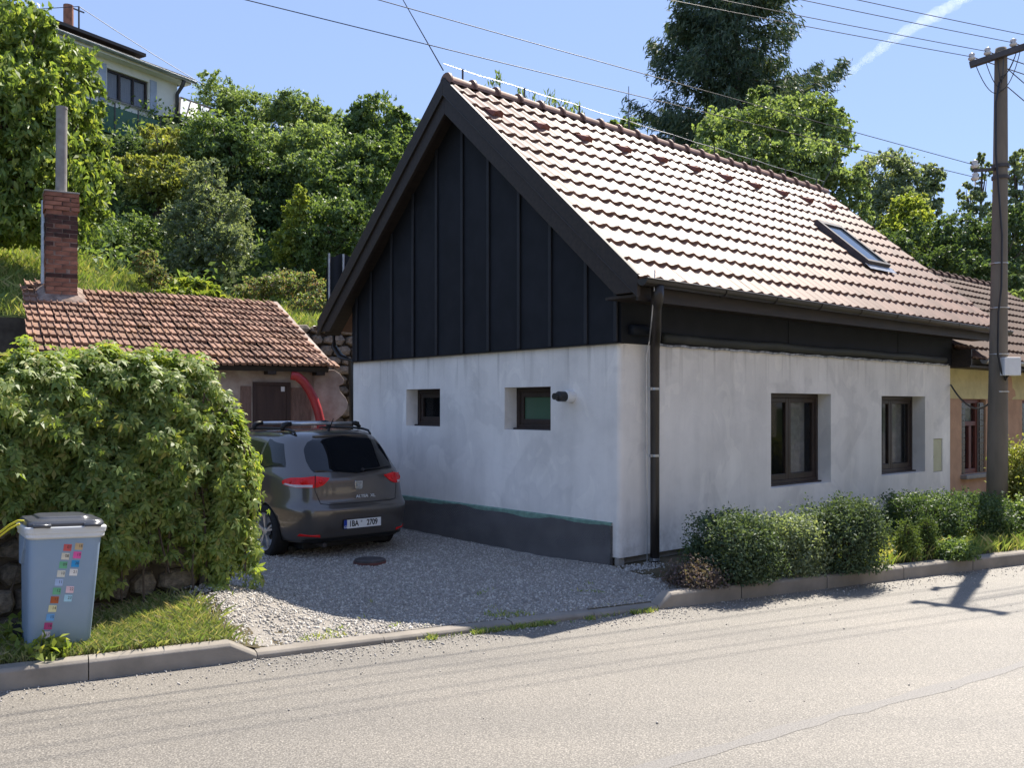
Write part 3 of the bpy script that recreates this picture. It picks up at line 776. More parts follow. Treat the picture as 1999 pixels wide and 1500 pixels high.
for (x0, x1, z0, z1, y) in ((2.4, 2.62, 1.79, 2.2, 0.090), (2.15, 2.5, 1.90, 2.3, 0.088), (2.3, 2.75, 1.784, 1.98, 0.0895)):
    mb = MB(); n = 14; cx, cz = (x0 + x1) / 2, (z0 + z1) / 2
    poly = [(cx + (x1 - x0) / 2 * math.cos(t) * r3.uniform(0.75, 1.1), cz + (z1 - z0) / 2 * math.sin(t) * r3.uniform(0.75, 1.1)) for t in [2 * PI * i / n for i in range(n)]]
    mb.prism(poly, lambda u, z: (u, 0.0935, z), lambda u, z: (u, y, z)); obj('bare_patch', mb, M['orange_render'], nb)
def brick_tile_mat():
    m, t, b = nodes('glazed_tile_strip')
    b.inputs['Base Color'].default_value = (0.022, 0.02, 0.026, 1); b.inputs['Roughness'].default_value = 0.25
    return m
M['glazed'] = brick_tile_mat()
gt = MB().mm((0.004, 0, 0.004), (0.082, 0.014, 0.088)).mesh('glazed_tile', M['glazed'])
for (a, b, c, d) in NW:
    mb = MB(); ia, ib = a + 0.17, b - 0.19; y0 = 0.16
    for q in ((ia, ia + 0.06, c, d), (ib - 0.06, ib, c, d), (ia + 0.06, ib - 0.06, d - 0.06, d), (ia + 0.06, ib - 0.06, c, c + 0.07), (ia + 0.06, ib - 0.06, d - 0.42, d - 0.35)): mb.mm((q[0], y0, q[2]), (q[1], y0 + 0.07, q[3]))
    mid = (ia + ib) / 2; mb.mm((mid - 0.045, y0 - 0.004, c + 0.07), (mid + 0.045, y0 + 0.06, d - 0.42)); mb.mm((a, y0 + 0.02, d - 0.05), (b, y0 + 0.05, d))
    fr = obj('window', mb, M['red_frame'], nb, bevel=0.004)
    for q in ((ia + 0.06, ib - 0.06, d - 0.35, d - 0.06), (ia + 0.06, mid - 0.045, c + 0.07, d - 0.42), (mid + 0.045, ib - 0.06, c + 0.07, d - 0.42)):
        mb = MB(); mb.mm((q[0], y0 + 0.03, q[2]), (q[1], y0 + 0.036, q[3])); obj('pane', mb, M['glass'], fr)
        mb = MB(); mb.mm((q[0], y0 + 0.075, q[2]), (q[1], y0 + 0.08, q[3])); obj('curtain', mb, M['lace'], fr)
    mb = MB(); mb.mm((a - 0.04, 0.0, c - 0.07), (b + 0.04, 0.2, c - 0.004)); obj('sill', mb, M['concrete'], fr, bevel=0.01)
    for u0, cols in ((a + 0.0, 2), (ib, 2)):
        mb = MB(); mb.mm((u0, 0.135, c), (u0 + 0.172, 0.155, d - 0.05)); obj('joint_bed', mb, M['concrete'], fr)
        for k in range(12):
            for c_ in range(cols): link('glazed_tile', gt, fr, (u0 + 0.0855 * c_ , 0.118, c + 0.004 + 0.0925 * k))
NRP = math.atan2(4.42 - 2.36, 2.85); nS = 2.85 / math.cos(NRP)
mb = MB(); mb.mm((0.0, 0.02, -0.12), (NL - 0.05, nS - 0.02, -0.012)); nr = obj('roof', mb, M['roofing'], nb, loc=(0.0, -0.3, 2.36), rot=(NRP, 0, 0))
tm2 = tile_mesh('tile', NL / 24, nS / 11 + 0.05, M['brown_tile'], 2, 0.02, 0.036, 6)
for j in range(11):
    for i in range(24): link('tile', tm2, nr, (i * NL / 24, j * nS / 11, rt.uniform(-0.003, 0.003)), (0, 0, rt.uniform(-0.004, 0.004)))
rm2 = rm_.copy(); rm2.materials[0] = M['brown_tile']
for k in range(24): link('ridge_tile', rm2, nr, (k * NL / 24, nS, 0.02), (-NRP, 0, 0))
mb = MB(); mb.mm((0.0, 0.02, -0.12), (NL - 0.05, nS - 0.02, 0.03)); obj('rear_roof', mb, M['brown_tile'], nb, loc=(NL - 0.05, 5.4, 2.36), rot=(NRP, 0, PI))
mb = half_pipe((0.3, -0.36, 2.35), (NL, -0.36, 2.33), 0.055); obj('gutter', mb, M['zinc'], nb)
mb = MB(); mb.mm((0.0, -0.28, 2.24), (NL, 0.09, 2.27)); mb.mm((-0.01, -0.30, 2.27), (0.03, 0.1, 2.50)); obj('soffit', mb, M['dark_wood'], nb)

# ------------------------------------------------------------------ shed with the old clay roof and brick chimney
SHD = Vector((0.859, 0.511, 0)).normalized(); SHU = Vector((-SHD.y, SHD.x, 0))
SE = Vector((-6.81, 12.73, 0))                      # left end of its front eave
SHL, SHR, SEZ, SRZ = 4.45, 3.46, 2.30, 3.75
shed = empty('brick_shed', SE, math.atan2(SHD.y, SHD.x), 'low old shed with mossy clay tile roof and peeling plaster behind the creeper', 'shed')
SP_ = math.atan2(SRZ - SEZ, SHR); sS = SHR / math.cos(SP_)
def shed_local(P): d = Vector(P) - SE; return Vector((d.dot(SHD), d.dot(SHU), d.z))
def shed_w(x, y, z): return SE + SHD * x + SHU * y + Vector((0, 0, z))
wy = 0.30                                           # wall plane behind the eave
mb = MB()
mb.mm((0.12, wy, -0.1), (SHL - 0.20, wy + 0.3, SEZ + 0.04))
obj('front_wall', mb, M['old_plaster'], shed)
mb = MB()
for x0, x1 in ((0.12, 0.42), (SHL - 0.5, SHL - 0.2)):
    mb.prism([(wy + 0.302, -0.1), (SHR - 0.1, -0.1), (SHR - 0.1, SRZ - 0.20), (wy + 0.302, SEZ + 0.03)], lambda y, z: (x0, y, z), lambda y, z: (x1, y, z))
obj('side_wall', mb, M['old_plaster'], shed)
# the right end of the front wall: broken outline of plaster over stones
rs = random.Random(8)
def shp(px, py): return shed_local(hit(px, py, shed_w(0, wy - 0.03, 0), SHU))
pts = [(612, 722), (652, 722), (664, 730), (672, 742), (670, 750), (662, 754), (664, 764), (674, 776), (680, 788), (677, 800), (668, 812), (655, 822), (648, 850), (645, 900), (612, 900)]
poly = [(q.x, q.z) for q in (shp(*p) for p in pts)]
mb = MB(); mb.prism(poly, lambda u, z: (u, wy - 0.035, z), lambda u, z: (u, wy + 0.22, z)); obj('plaster_flank', mb, M['old_plaster'], shed, bevel=0.01)
mb = MB(); q0, q1 = shp(500, 752), shp(560, 900); mb.mm((q0.x, wy - 0.03, -0.05), (q1.x, wy - 0.004, q0.z)); dr = obj('door', mb, M['door'], shed, bevel=0.006)
mb = MB()
for a, b, c, d in ((q0.x - 0.05, q0.x, -0.05, q0.z + 0.05), (q1.x, q1.x + 0.06, -0.05, q0.z + 0.05), (q0.x, q1.x, q0.z, q0.z + 0.05)): mb.mm((a, wy - 0.045, c), (b, wy - 0.004, d))
obj('door_frame', mb, M['door'], dr)
mb = MB(); h_ = shp(552, 760); mb.mm((h_.x - 0.03, wy - 0.036, h_.z - 0.04), (h_.x + 0.03, wy - 0.030, h_.z + 0.04)); obj('door_plate', mb, M['white_plastic'], dr)
mb = MB(); a, b = shp(563, 757), shp(608, 900); mb.mm((a.x + 0.02, wy - 0.014, -0.05), (b.x, wy - 0.002, a.z)); a, b = shp(470, 754), shp(498, 900); mb.mm((a.x, wy - 0.014, -0.05), (b.x - 0.06, wy - 0.002, a.z)); obj('bare_wall_patch', mb, M['bare_wall'], shed)
for px in (530, 625):
    q = shed_local(hit(px, 722, shed_w(0, 0.1, 0), SHU)); mb = MB(); mb.mm((q.x - 0.07, 0.06, SEZ - 0.12), (q.x + 0.07, wy + 0.1, SEZ - 0.005)); obj('rafter_end', mb, M['dark_wood'], shed)
mb = MB(); mb.mm((0.1, 0.03, -0.09), (SHL - 0.06, sS - 0.02, -0.004)); sr = obj('roof', mb, M['roofing'], shed, loc=(0, 0, SEZ), rot=(SP_, 0, 0))
NCs, NRs = 22, 11; tw, te = SHL / NCs, sS / NRs
mb = MB()
prof = [(0.0, 0.032), (0.06, 0.034), (0.12, 0.006), (0.42, 0.006), (0.46, 0.026), (0.53, 0.026), (0.58, 0.006), (0.88, 0.004), (0.93, 0.0), (0.985, 0.0)]
lo = [(x * tw, 0.0, z + 0.052) for x, z in prof]; up = [(x * tw, te + 0.05, z + 0.004) for x, z in prof]; un = [(x * tw, 0.003, z + 0.008) for x, z in prof]
mb.grid([un, lo, up]); mb.add([un[0], lo[0], up[0]], [(0, 1, 2)]); mb.add([un[-1], lo[-1], up[-1]], [(2, 1, 0)])
otm = mb.mesh('tile', M['old_tile'])
for j in range(NRs):
    off = rs.uniform(-0.02, 0.02)
    for i in range(NCs):
        if j == 0 and i < 3: continue
        sag = 0.02 * math.sin(i * 0.4 + j * 0.3)
        link('tile', otm, sr, (i * tw + off + rs.uniform(-0.008, 0.008), j * te + rs.uniform(-0.014, 0.014), rs.uniform(-0.004, 0.008) + sag * 0.4), (rs.uniform(-0.025, 0.025), rs.uniform(-0.03, 0.03), rs.uniform(-0.02, 0.02)))
for i in range(3): link('tile', otm, sr, (SHL - 0.32 + 0.10 * i, 0.10 * (1 - i) + 0.02, 0.03), (0.0, 0.08, -0.05 * i))
for i in range(4): link('tile', otm, sr, (0.05 + 0.19 * i, sS - 0.18, 0.055), (0.05 * i, 0.1 - 0.06 * i, 0.06 * i))
mb = MB(); mb.mm((SHL - 0.02, 0.35, -0.10), (SHL + 0.06, sS, 0.012)); obj('verge_mortar', mb, M['old_plaster'], sr)
# chimney with its bricks
rn = (-SHU * math.sin(SP_) + Vector((0, 0, math.cos(SP_))))
cb = shed_local(hit(121, 590, shed_w(0, 0, SEZ), rn))
cw = 0.50; ctop = 4.0
ct = shed_local(hit(121, 376, shed_w(0, cb.y, 0), SHU)).z
mb = MB(); mb.mm((cb.x - cw / 2 + 0.012, cb.y + 0.012, cb.z - 0.6), (cb.x + cw / 2 - 0.012, cb.y + cw - 0.012, ct - 0.01)); ch = obj('chimney', mb, M['joint'], shed)
nco = 26; bh = (ct - cb.z + 0.12) / nco
bmesh_ = {}
def brick(x, y, z, lx, ly, sooty):
    k = (round(lx, 3), round(ly, 3), sooty)
    if k not in bmesh_: bmesh_[k] = MB().box((0, 0, 0), (lx - 0.012, ly - 0.012, bh - 0.012)).mesh('brick', M['soot_brick'] if sooty else M['brick'])
    link('brick', bmesh_[k], ch, (x + rs.uniform(-0.006, 0.006), y + rs.uniform(-0.006, 0.006), z), (0, rs.uniform(-0.015, 0.015), rs.uniform(-0.03, 0.03)))
for k in range(nco):
    z = cb.z - 0.12 + bh * (k + 0.5); e = 0.022 if k >= nco - 4 else 0.0
    w = cw + 2 * e; sooty = (nco - 10 <= k < nco - 5) or (k < 3) or rs.random() < 0.1
    fr_ = (0.5, 0.5) if k % 2 else (0.26, 0.48, 0.26)
    x = cb.x - w / 2
    for f in fr_:
        s_ = sooty and rs.random() < 0.85
        brick(x + f * w / 2, cb.y - e + 0.06, z, f * w, 0.12, s_); brick(x + f * w / 2, cb.y + cw + e - 0.06, z, f * w, 0.12, s_); x += f * w
    for sx in (-1, 1):
        y = cb.y - e + 0.12; wi = (w - 0.24)
        for f in ((0.5, 0.5) if k % 2 == 0 else (1.0,)): brick(cb.x + sx * (w / 2 - 0.06), y + f * wi / 2, z, 0.12, f * wi, sooty); y += f * wi
mb = MB(); mb.box((cb.x, cb.y + cw / 2, ct + 0.01), (cw + 0.05, cw + 0.05, 0.03)); obj('chimney_cap', mb, M['concrete'], ch, bevel=0.008)
mb = MB(); mb.tube([(cb.x + 0.005, cb.y + cw / 2, ct + 0.02), (cb.x + 0.015, cb.y + cw / 2, ct + 1.53)], 0.09, 20); mb.tube([(cb.x + 0.015, cb.y + cw / 2, ct + 1.50), (cb.x + 0.015, cb.y + cw / 2, ct + 1.54)], 0.095, 20); obj('flue_pipe', mb, M['concrete'], ch, smooth=False)
mb = MB(); rows = []
for k in range(17):
    t = 2 * PI * k / 16; c_, s_ = math.cos(t), math.sin(t); sq = 1 / max(abs(c_), abs(s_))
    def onr(x, y, dz): return (x, y, SEZ + y * math.tan(SP_) + dz)
    yc = cb.y + cw / 2
    rows.append([onr(cb.x + c_ * sq * 0.25, yc + s_ * sq * 0.25, 0.13), onr(cb.x + c_ * sq * 0.34, yc + s_ * sq * 0.36, 0.07 + rs.uniform(-0.01, 0.01)), onr(cb.x + c_ * sq * 0.42, yc + s_ * sq * 0.44, 0.0)])
mb.grid(rows); obj('mortar_flashing', mb, M['joint'], ch)
q = shed_local(hit(85, 560, shed_w(0, cb.y + 0.6, 0), SHU)); qt = shed_local(hit(86, 392, shed_w(0, cb.y + 0.6, 0), SHU))
mb = MB(); mb.tube([(q.x, q.y, q.z - 0.25), (q.x + 0.01, q.y, qt.z)], 0.05, 12); obj('vent_stack', mb, M['zinc'], shed)
# red corrugated pipe and the brown pipe along the eave
P0 = [(568, 733), (580, 735), (592, 745), (604, 762), (613, 780), (620, 800), (626, 825), (630, 860), (632, 900)]
pts = [hit(px, py, shed_w(0, 0.1 - 0.02 * i, 0), SHU) for i, (px, py) in enumerate(P0)]
fine = []
for i in range(len(pts) - 1):
    for k in range(10): fine.append(pts[i].lerp(pts[i + 1], k / 10))
mb = MB(); mb.tube(fine, [0.072 + 0.0012 * (i % 2) for i in range(len(fine))], 16)
rp = obj('drain_hose', mb, M['red_pipe'], None, smooth=True); tag(rp, 'thick red corrugated hose curving down the front of the old shed', 'hose')
pts = [hit(px, py, shed_w(0, 0.1, 0), SHU) for px, py in ((300, 718), (440, 725), (520, 730), (568, 733))]
M['brown_pipe'] = pm('brown_pipe', (0.28, 0.14, 0.09), (0.2, 0.1, 0.07), 4, 0.6)
mb = MB(); mb.tube(pts, 0.05, 12); obj('brown_pipe', mb, M['brown_pipe'], shed, smooth=True)

# retaining wall of rough stones behind the house and shed
def wall_q(p, q, z): X, Y = XY(p, q); return Vector((X, Y, z))
rw = empty('retaining_wall', wall_q(5.2, HQ - 0.32, 0), math.atan2(0.5, 0.866), 'rough grey stone retaining wall between the old shed and the cottage', 'wall')
mb = MB(); mb.mm((-12, 0.12, -0.3), (16, 0.34, 3.2)); obj('wall_core', mb, M['mortar'], rw)
stones = []
def stone_mesh(seed, m):
    r = random.Random(seed); mb = MB(); n = 7
    ring = [(0.5 * math.cos(t) * r.uniform(0.85, 1.1), 0.5 * math.sin(t) * r.uniform(0.85, 1.1)) for t in [2 * PI * (i + r.uniform(-0.2, 0.2)) / n for i in range(n)]]
    ring = [(max(-.5, min(.5, x * 1.22)), max(-.5, min(.5, z * 1.22))) for x, z in ring]
    vs = [(x, 0.5, z) for x, z in ring] + [(x, -0.15, z) for x, z in ring] + [(x * 0.8, -0.5 + r.uniform(0, 0.15), z * 0.8) for x, z in ring] + [(r.uniform(-.1, .1), -0.55, r.uniform(-.1, .1))]
    fs = []
    for i in range(n):
        k = (i + 1) % n
        fs += [(i, k, n + k, n + i), (n + i, n + k, 2 * n + k, 2 * n + i), (2 * n + i, 2 * n + k, 3 * n)]
    return mb.add(vs, fs).mesh('stone', m)
SM = [stone_mesh(i, M['stone']) for i in range(8)]
def lay_stones(parent, x0, x1, z0, z1, y, hmin, hmax, wmin, wmax, depth, seed, keep=lambda x, z: True):
    r = random.Random(seed); z = z0; n = 0
    while z < z1:
        h = r.uniform(hmin, hmax); x = x0 + r.uniform(-0.1, 0)
        while x < x1:
            w = r.uniform(wmin, wmax)
            if keep(x + w / 2, z + h / 2):
                o = link('stone', SM[r.randrange(8)], parent, (x + w / 2, y + r.uniform(-0.02, 0.02), z + h / 2), (0, r.uniform(-0.08, 0.08), 0)); o.scale = (w * 0.97, depth, h * 0.97); n += 1
            x += w
        z += h
    return n
lay_stones(rw, -1.4, 3.0, 0.5, 3.24, 0.06, 0.14, 0.26, 0.2, 0.5, 0.2, 5)
lay_stones(rw, -10.0, -7.3, 1.8, 3.24, 0.06, 0.18, 0.3, 0.25, 0.55, 0.2, 6)

# ------------------------------------------------------------------ garden wall (overgrown) along the left of the drive
GE = Vector((-2.30, 7.15, 0)); gw = empty('garden_wall', GE, HA + PI, 'low rubble stone garden wall under the creeper behind the bin', 'wall')   # local x runs away from the drive, local y towards the street
mb = MB(); mb.mm((0.02, -0.38, -0.3), (6, -0.06, 1.25)); obj('wall_core', mb, M['mortar'], gw)
def lay2():
    r = random.Random(15); z = 0.02
    while z < 1.25:
        h = r.uniform(0.11, 0.2); x = 0.0
        while x < 2.6:
            w = r.uniform(0.16, 0.38)
            o = link('stone', SM[r.randrange(8)], gw, (x + w / 2, -0.05 + r.uniform(-0.015, 0.02), z + h / 2), (0, r.uniform(-0.06, 0.06), PI)); o.scale = (w * 0.98, 0.16, h * 0.98); x += w
        z += h
lay2()
mb = MB(); mb.tube([(-0.06, -0.12, -0.1), (-0.06, -0.12, 1.1)], 0.045, 12); mb.tube([(-0.06, -0.12, 0.26), (-0.06, -0.12, 0.30)], 0.06, 12); gp = obj('gate_post', mb, M['steel'], gw)
mb = MB()
q0 = hit(4, 815, GE + HU * -0.02, HU); q1 = hit(80, 922, GE + HU * -0.02, HU)
gl = lambda P: ((P - GE).dot(-HV), (P - GE).dot(-HU), P.z)
a, b = gl(q0), gl(q1); mb.mm((a[0], 0.03, b[2]), (b[0], 0.06, a[2]))
gb = obj('weathered_panel', mb, M['grey_board'], gw)
mb = MB(); mb.mm((a[0] - 0.02, 0.02, b[2] - 0.02), (a[0] + 0.03, 0.075, a[2] + 0.02)); mb.mm((b[0] - 0.03, 0.02, b[2] - 0.02), (b[0] + 0.02, 0.075, a[2] + 0.02)); mb.mm((b[0], 0.02, a[2]), (a[0], 0.072, a[2] + 0.03)); obj('panel_frame', mb, M['zinc'], gb)

# ------------------------------------------------------------------ foliage machinery
RNG = np.random.default_rng(12)
def unit(n, rng):
    v = rng.normal(size=(n, 3)); return v / np.linalg.norm(v, axis=1, keepdims=True)
def leaf_quads(C, size, rng, up=0.6, out=None, outw=0.0, aspect=0.5, droop=0.35, fold=0.12, szvar=0.35, tip=None):
    """one folded four-cornered leaf per point"""
    n = len(C)
    nrm = unit(n, rng) + np.array([0, 0, up])
    if out is not None: nrm += out * outw
    nrm /= np.linalg.norm(nrm, axis=1, keepdims=True)
    d = unit(n, rng) if tip is None else unit(n, rng) * 0.6 + tip
    d = d - nrm * (d * nrm).sum(1, keepdims=True)
    d[:, 2] -= droop
    d /= np.linalg.norm(d, axis=1, keepdims=True) + 1e-9
    s = np.cross(nrm, d); s /= np.linalg.norm(s, axis=1, keepdims=True) + 1e-9
    L = size * (1 + szvar * rng.uniform(-1, 1, (n, 1)))
    b = C - d * L * 0.5; t = C + d * L * 0.5; m = C - d * L * 0.06
    l = m + s * L * aspect * 0.5 + nrm * L * fold; r = m - s * L * aspect * 0.5 + nrm * L * fold
    V = np.stack([b, r, t, l], 1).reshape(-1, 3)
    return V
def foliage(name, V, m, parent=None):
    Q = np.arange(len(V)).reshape(-1, 4)
    me = npmesh(name, V, Q, m)
    return link(name, me, parent)
def lobe(px, py, Y, rx, ry, rz=None):
    c = at(px, py, Y); k = Y / FPX
    return (np.array(c), np.array([rx * k, (rz if rz else 0.85 * rx) * k, ry * k]))
def crown_points(lobes, n, clump=0.16, per=26, rng=RNG, inner=0.55, squash=1.0):
    """leaf centres gathered in clumps over each lobe; gaps stay between the clumps"""
    vol = np.array([(r[0] * r[1] + r[1] * r[2] + r[0] * r[2]) for c, r in lobes]); vol = vol / vol.sum()
    out = []; nor = []
    for (c, r), f in zip(lobes, vol):
        k = max(4, int(n * f / per))
        u = unit(k, rng); rad = inner + (1.02 - inner) * rng.uniform(0, 1, (k, 1)) ** 0.6
        cc = c + u * r * rad * (1 + 0.10 * rng.normal(size=(k, 1)))
        w = clump * (r.mean()) * (0.6 + 0.8 * rng.uniform(0, 1, (k, 1)))
        sd = u * 0.8 + unit(k, rng) * 0.8 + np.array([0, 0, 0.15]); sd /= np.linalg.norm(sd, axis=1, keepdims=True)
        tt = rng.uniform(-0.6, 1, (k, per, 1)) ; ln = w * rng.uniform(1.0, 2.4, (k, 1))
        p = cc[:, None, :] + sd[:, None, :] * tt * ln[:, None, :] - np.array([0, 0, 1]) * (tt.clip(0) ** 2) * ln[:, None, :] * 0.35
        p = p + rng.normal(size=(k, per, 3)) * (w[:, None, :] * (0.62 - 0.34 * tt.clip(0)) * np.array([1, 1, 0.7 * squash]))
        out.append(p.reshape(-1, 3)); nor.append(np.repeat(u, per, 0))
    return np.concatenate(out), np.concatenate(nor)

def tree(name, label, cat, lobes, n, size, mat, trunk=None, group=None, clump=0.17, per=26, aspect=0.5, up=0.55, inner=0.5, seed=0, droop=0.35, tr=0.16, crown='crown'):
    rng = np.random.default_rng(seed + 100)
    extra = []
    for c, r in lobes:                                  # offshoots that break the round outline
        for k in range(7):
            u_ = unit(1, rng)[0]; u_[2] = abs(u_[2]) * 0.9 if k < 5 else u_[2]
            extra.append((c + u_ * r * rng.uniform(0.7, 1.08), r * rng.uniform(0.16, 0.46) * np.array([1, 1, rng.uniform(0.7, 1.4)])))
    main = lobes; lobes = list(lobes) + extra
    cs = np.array([c for c, r in main]); rs_ = np.array([r for c, r in lobes])
    if trunk is None:
        b = cs.mean(0); trunk = (b[0], b[1])
    gz_ = terrain(*trunk); base = Vector((trunk[0], trunk[1], gz_ - 0.15))
    o = empty(name, base, 0, label, cat, group)
    size *= 0.8; P, U = crown_points(lobes, int(n * 1.5), clump, per, rng, inner)
    P = P[P[:, 2] > gz_ + 0.03] - np.array(base)
    foliage(crown, leaf_quads(P, size, rng, up, aspect=aspect, droop=droop), mat, o)
    mb = MB(); r = random.Random(seed)
    top = Vector(cs[np.argmax(cs[:, 2])]) - base
    lowest = float(min((c[2] - rr[2] * 0.5) for c, rr in lobes)) - base.z
    fork = Vector((top.x * 0.3, top.y * 0.3, max(0.3, min(lowest, top.z * 0.5))))
    mb.tube([(0, 0, 0), fork * 0.5 + Vector((r.uniform(-.1, .1) * tr, 0, 0)), fork], [tr, tr * 0.82, tr * 0.7], 8)
    for c, rr in main:
        e = Vector(c) - base
        mid = fork.lerp(e, 0.5) + Vector((r.uniform(-.15, .15), r.uniform(-.15, .15), r.uniform(0, .3))) * float(rr.mean()) * 0.4
        mb.tube([fork, mid, e], [tr * 0.6, tr * 0.38, tr * 0.12], 6)
        for k in range(4):
            e2 = e + Vector(tuple(unit(1, rng)[0] * rr * 0.75)); mb.tube([mid.lerp(e, 0.5), mid.lerp(e2, 0.7) , e2], [tr * 0.2, tr * 0.14, tr * 0.04], 5)
    obj('trunk', mb, M['bark'], o, smooth=True)
    return o

# ------------------------------------------------------------------ trees and shrubs on the slope
tree('walnut_tree', 'big sunlit walnut tree with drooping leaves at the left behind the brick chimney', 'tree',
     [lobe(20, 60, 17.5, 75, 75), lobe(120, 145, 18, 72, 62), lobe(40, 225, 17.3, 110, 90), lobe(150, 250, 18.2, 50, 65), lobe(60, 345, 17.6, 130, 85), lobe(165, 335, 18.3, 52, 55), lobe(45, 435, 17.6, 125, 65), lobe(165, 415, 18.4, 42, 50), lobe(-60, 150, 17.5, 100, 150)],
     30000, 0.19, M['walnut'], trunk=at(-40, 500, 18.6)[:2], seed=1, clump=0.15, per=22, aspect=0.42, droop=0.7, tr=0.2)
tree('elder_bush', 'yellowing bush hanging below the balcony of the white house', 'bush', [lobe(318, 275, 27, 40, 30), lobe(262, 330, 26, 45, 26), lobe(335, 335, 26, 45, 30), lobe(300, 365, 25.8, 60, 28)], 6500, 0.16, M['leaf_yellow'], seed=2)
tree('leaning_bush', 'dark hedge-like bush directly under the green balcony of the white house', 'bush', [lobe(245, 300, 27.5, 50, 26), lobe(285, 310, 27.5, 40, 26), lobe(215, 320, 27, 40, 40)], 5000, 0.13, M['leaf_dark'], seed=3)
tree('round_bush', 'round glossy bush right of the yellowing bush below the glazed lean-to', 'bush', [lobe(425, 265, 28, 62, 38), lobe(400, 310, 27.5, 50, 40), lobe(465, 300, 27.6, 45, 45)], 10000, 0.16, M['leaf_mid'], seed=4)
tree('willow_shrub', 'tall grey green shrub standing in front of the thicket above the old shed', 'shrub', [lobe(402, 352, 24, 36, 45), lobe(420, 420, 24, 62, 60), lobe(370, 450, 23.8, 55, 60), lobe(430, 485, 23.6, 66, 50), lobe(385, 520, 23.4, 60, 35)], 17000, 0.13, M['leaf_grey'], seed=5, aspect=0.36, clump=0.14)
sky_g = 'trees along the skyline of the slope'
tree('locust_tree', 'feathery pale tree on the skyline right of the white house', 'tree', [lobe(425, 195, 37, 45, 42), lobe(485, 215, 36.5, 50, 36), lobe(530, 235, 36, 45, 30)], 9000, 0.2, M['leaf_pale'], seed=6, aspect=0.3, group=sky_g)
tree('locust_tree', 'feathery skyline tree midway between the white house and the cottage gable', 'tree', [lobe(575, 222, 36, 52, 38), lobe(640, 250, 35.5, 45, 30)], 8000, 0.2, M['leaf_pale'], seed=7, aspect=0.3, group=sky_g)
tree('ash_tree', 'darker skyline tree close to the left edge of the cottage roof', 'tree', [lobe(735, 235, 34, 46, 50), lobe(700, 265, 34, 50, 40), lobe(785, 265, 33.5, 38, 42), lobe(760, 300, 33, 60, 45)], 12000, 0.2, M['leaf_mid'], seed=8, group=sky_g)
tree('hazel_bush', 'broad bright bush in the middle of the thicket', 'bush', [lobe(560, 300, 30, 70, 45), lobe(620, 285, 30, 55, 42), lobe(590, 350, 29, 75, 50)], 14000, 0.17, M['leaf_pale'], seed=9)
tree('maple_tree', 'leafy tree rising just left of the cottage barge board', 'tree', [lobe(700, 320, 28.5, 62, 50), lobe(745, 335, 28.5, 45, 60), lobe(680, 390, 27.5, 72, 60), lobe(640, 350, 28, 40, 50)], 15000, 0.17, M['leaf_mid'], seed=10)
tree('dark_thicket_tree', 'dark shaded tree behind the tall grey green shrub', 'tree', [lobe(510, 375, 28, 55, 60), lobe(500, 450, 27.2, 45, 60), lobe(480, 310, 28.5, 45, 40)], 9000, 0.16, M['leaf_dark'], seed=11)
tree('young_sapling', 'slim light green sapling in the dark gap of the thicket', 'sapling', [lobe(575, 430, 25, 24, 40), lobe(560, 480, 24.8, 26, 36), lobe(585, 395, 25, 18, 30)], 3200, 0.13, M['leaf_lime'], seed=12, tr=0.05)
tree('lower_maple', 'dense tree low on the slope left of the dark barge board end', 'tree', [lobe(640, 440, 25.5, 60, 60), lobe(690, 445, 25, 40, 50), lobe(610, 480, 24.8, 45, 40)], 9000, 0.15, M['leaf_mid'], seed=13)
tree('bramble_bush', 'tangled brambles at the top of the lawn behind the chimney', 'bush', [lobe(215, 480, 23, 50, 30), lobe(265, 455, 24, 50, 35), lobe(190, 505, 22, 40, 20)], 5500, 0.11, M['leaf_mid'], seed=14)
tree('rose_bush', 'weedy bush with reddish flowers above the shed ridge', 'bush', [lobe(288, 520, 20.6, 22, 34), lobe(310, 545, 20.2, 25, 22)], 3000, 0.09, M['flower_mix'], seed=15, tr=0.03)
tree('squash_plant', 'broad leaved pale squash plant just above the shed ridge', 'plant', [lobe(375, 563, 19.9, 40, 16), lobe(345, 575, 19.4, 30, 10), lobe(410, 578, 19.4, 30, 8)], 900, 0.19, M['leaf_lime'], seed=16, tr=0.03, aspect=0.8, per=10)
tree('weed_clump', 'tall flowering weeds beside the cottage barge board end', 'weeds', [lobe(560, 560, 21.5, 55, 28), lobe(610, 565, 21, 35, 30), lobe(500, 565, 21.5, 40, 20), lobe(600, 595, 20, 40, 18)], 8000, 0.10, M['flower_mix'], seed=17, tr=0.03)
# behind the cottage roof
tree('walnut_tree', 'bright green tree rising straight behind the cottage ridge under the spruce', 'tree',
     [lobe(1420, 262, 27, 62, 45), lobe(1500, 250, 27, 70, 55), lobe(1570, 225, 27.5, 60, 40), lobe(1620, 275, 27, 48, 50), lobe(1440, 320, 26, 85, 50), lobe(1545, 335, 26, 95, 65), lobe(1635, 365, 26, 50, 50), lobe(1660, 410, 25.5, 45, 40)],
     26000, 0.17, M['leaf_pale'], seed=18, clump=0.15)
tree('small_tree', 'small rounded tree top peeping over the ridge left of the spruce', 'tree', [lobe(1215, 255, 30, 34, 20)], 1800, 0.16, M['leaf_mid'], seed=19)
tree('oak_tree', 'bluish green tree on the skyline right of the bright green tree', 'tree', [lobe(1720, 345, 36, 55, 50), lobe(1775, 365, 36, 50, 50), lobe(1800, 405, 35.5, 35, 40), lobe(1740, 410, 35, 60, 40)], 11000, 0.2, M['leaf_grey'], seed=20)
tree('lime_tree', 'yellow green conical tree below the bluish skyline tree', 'tree', [lobe(1775, 420, 31, 38, 40), lobe(1760, 470, 30.5, 60, 50), lobe(1800, 500, 30, 70, 45)], 10000, 0.15, M['leaf_lime'], seed=21)
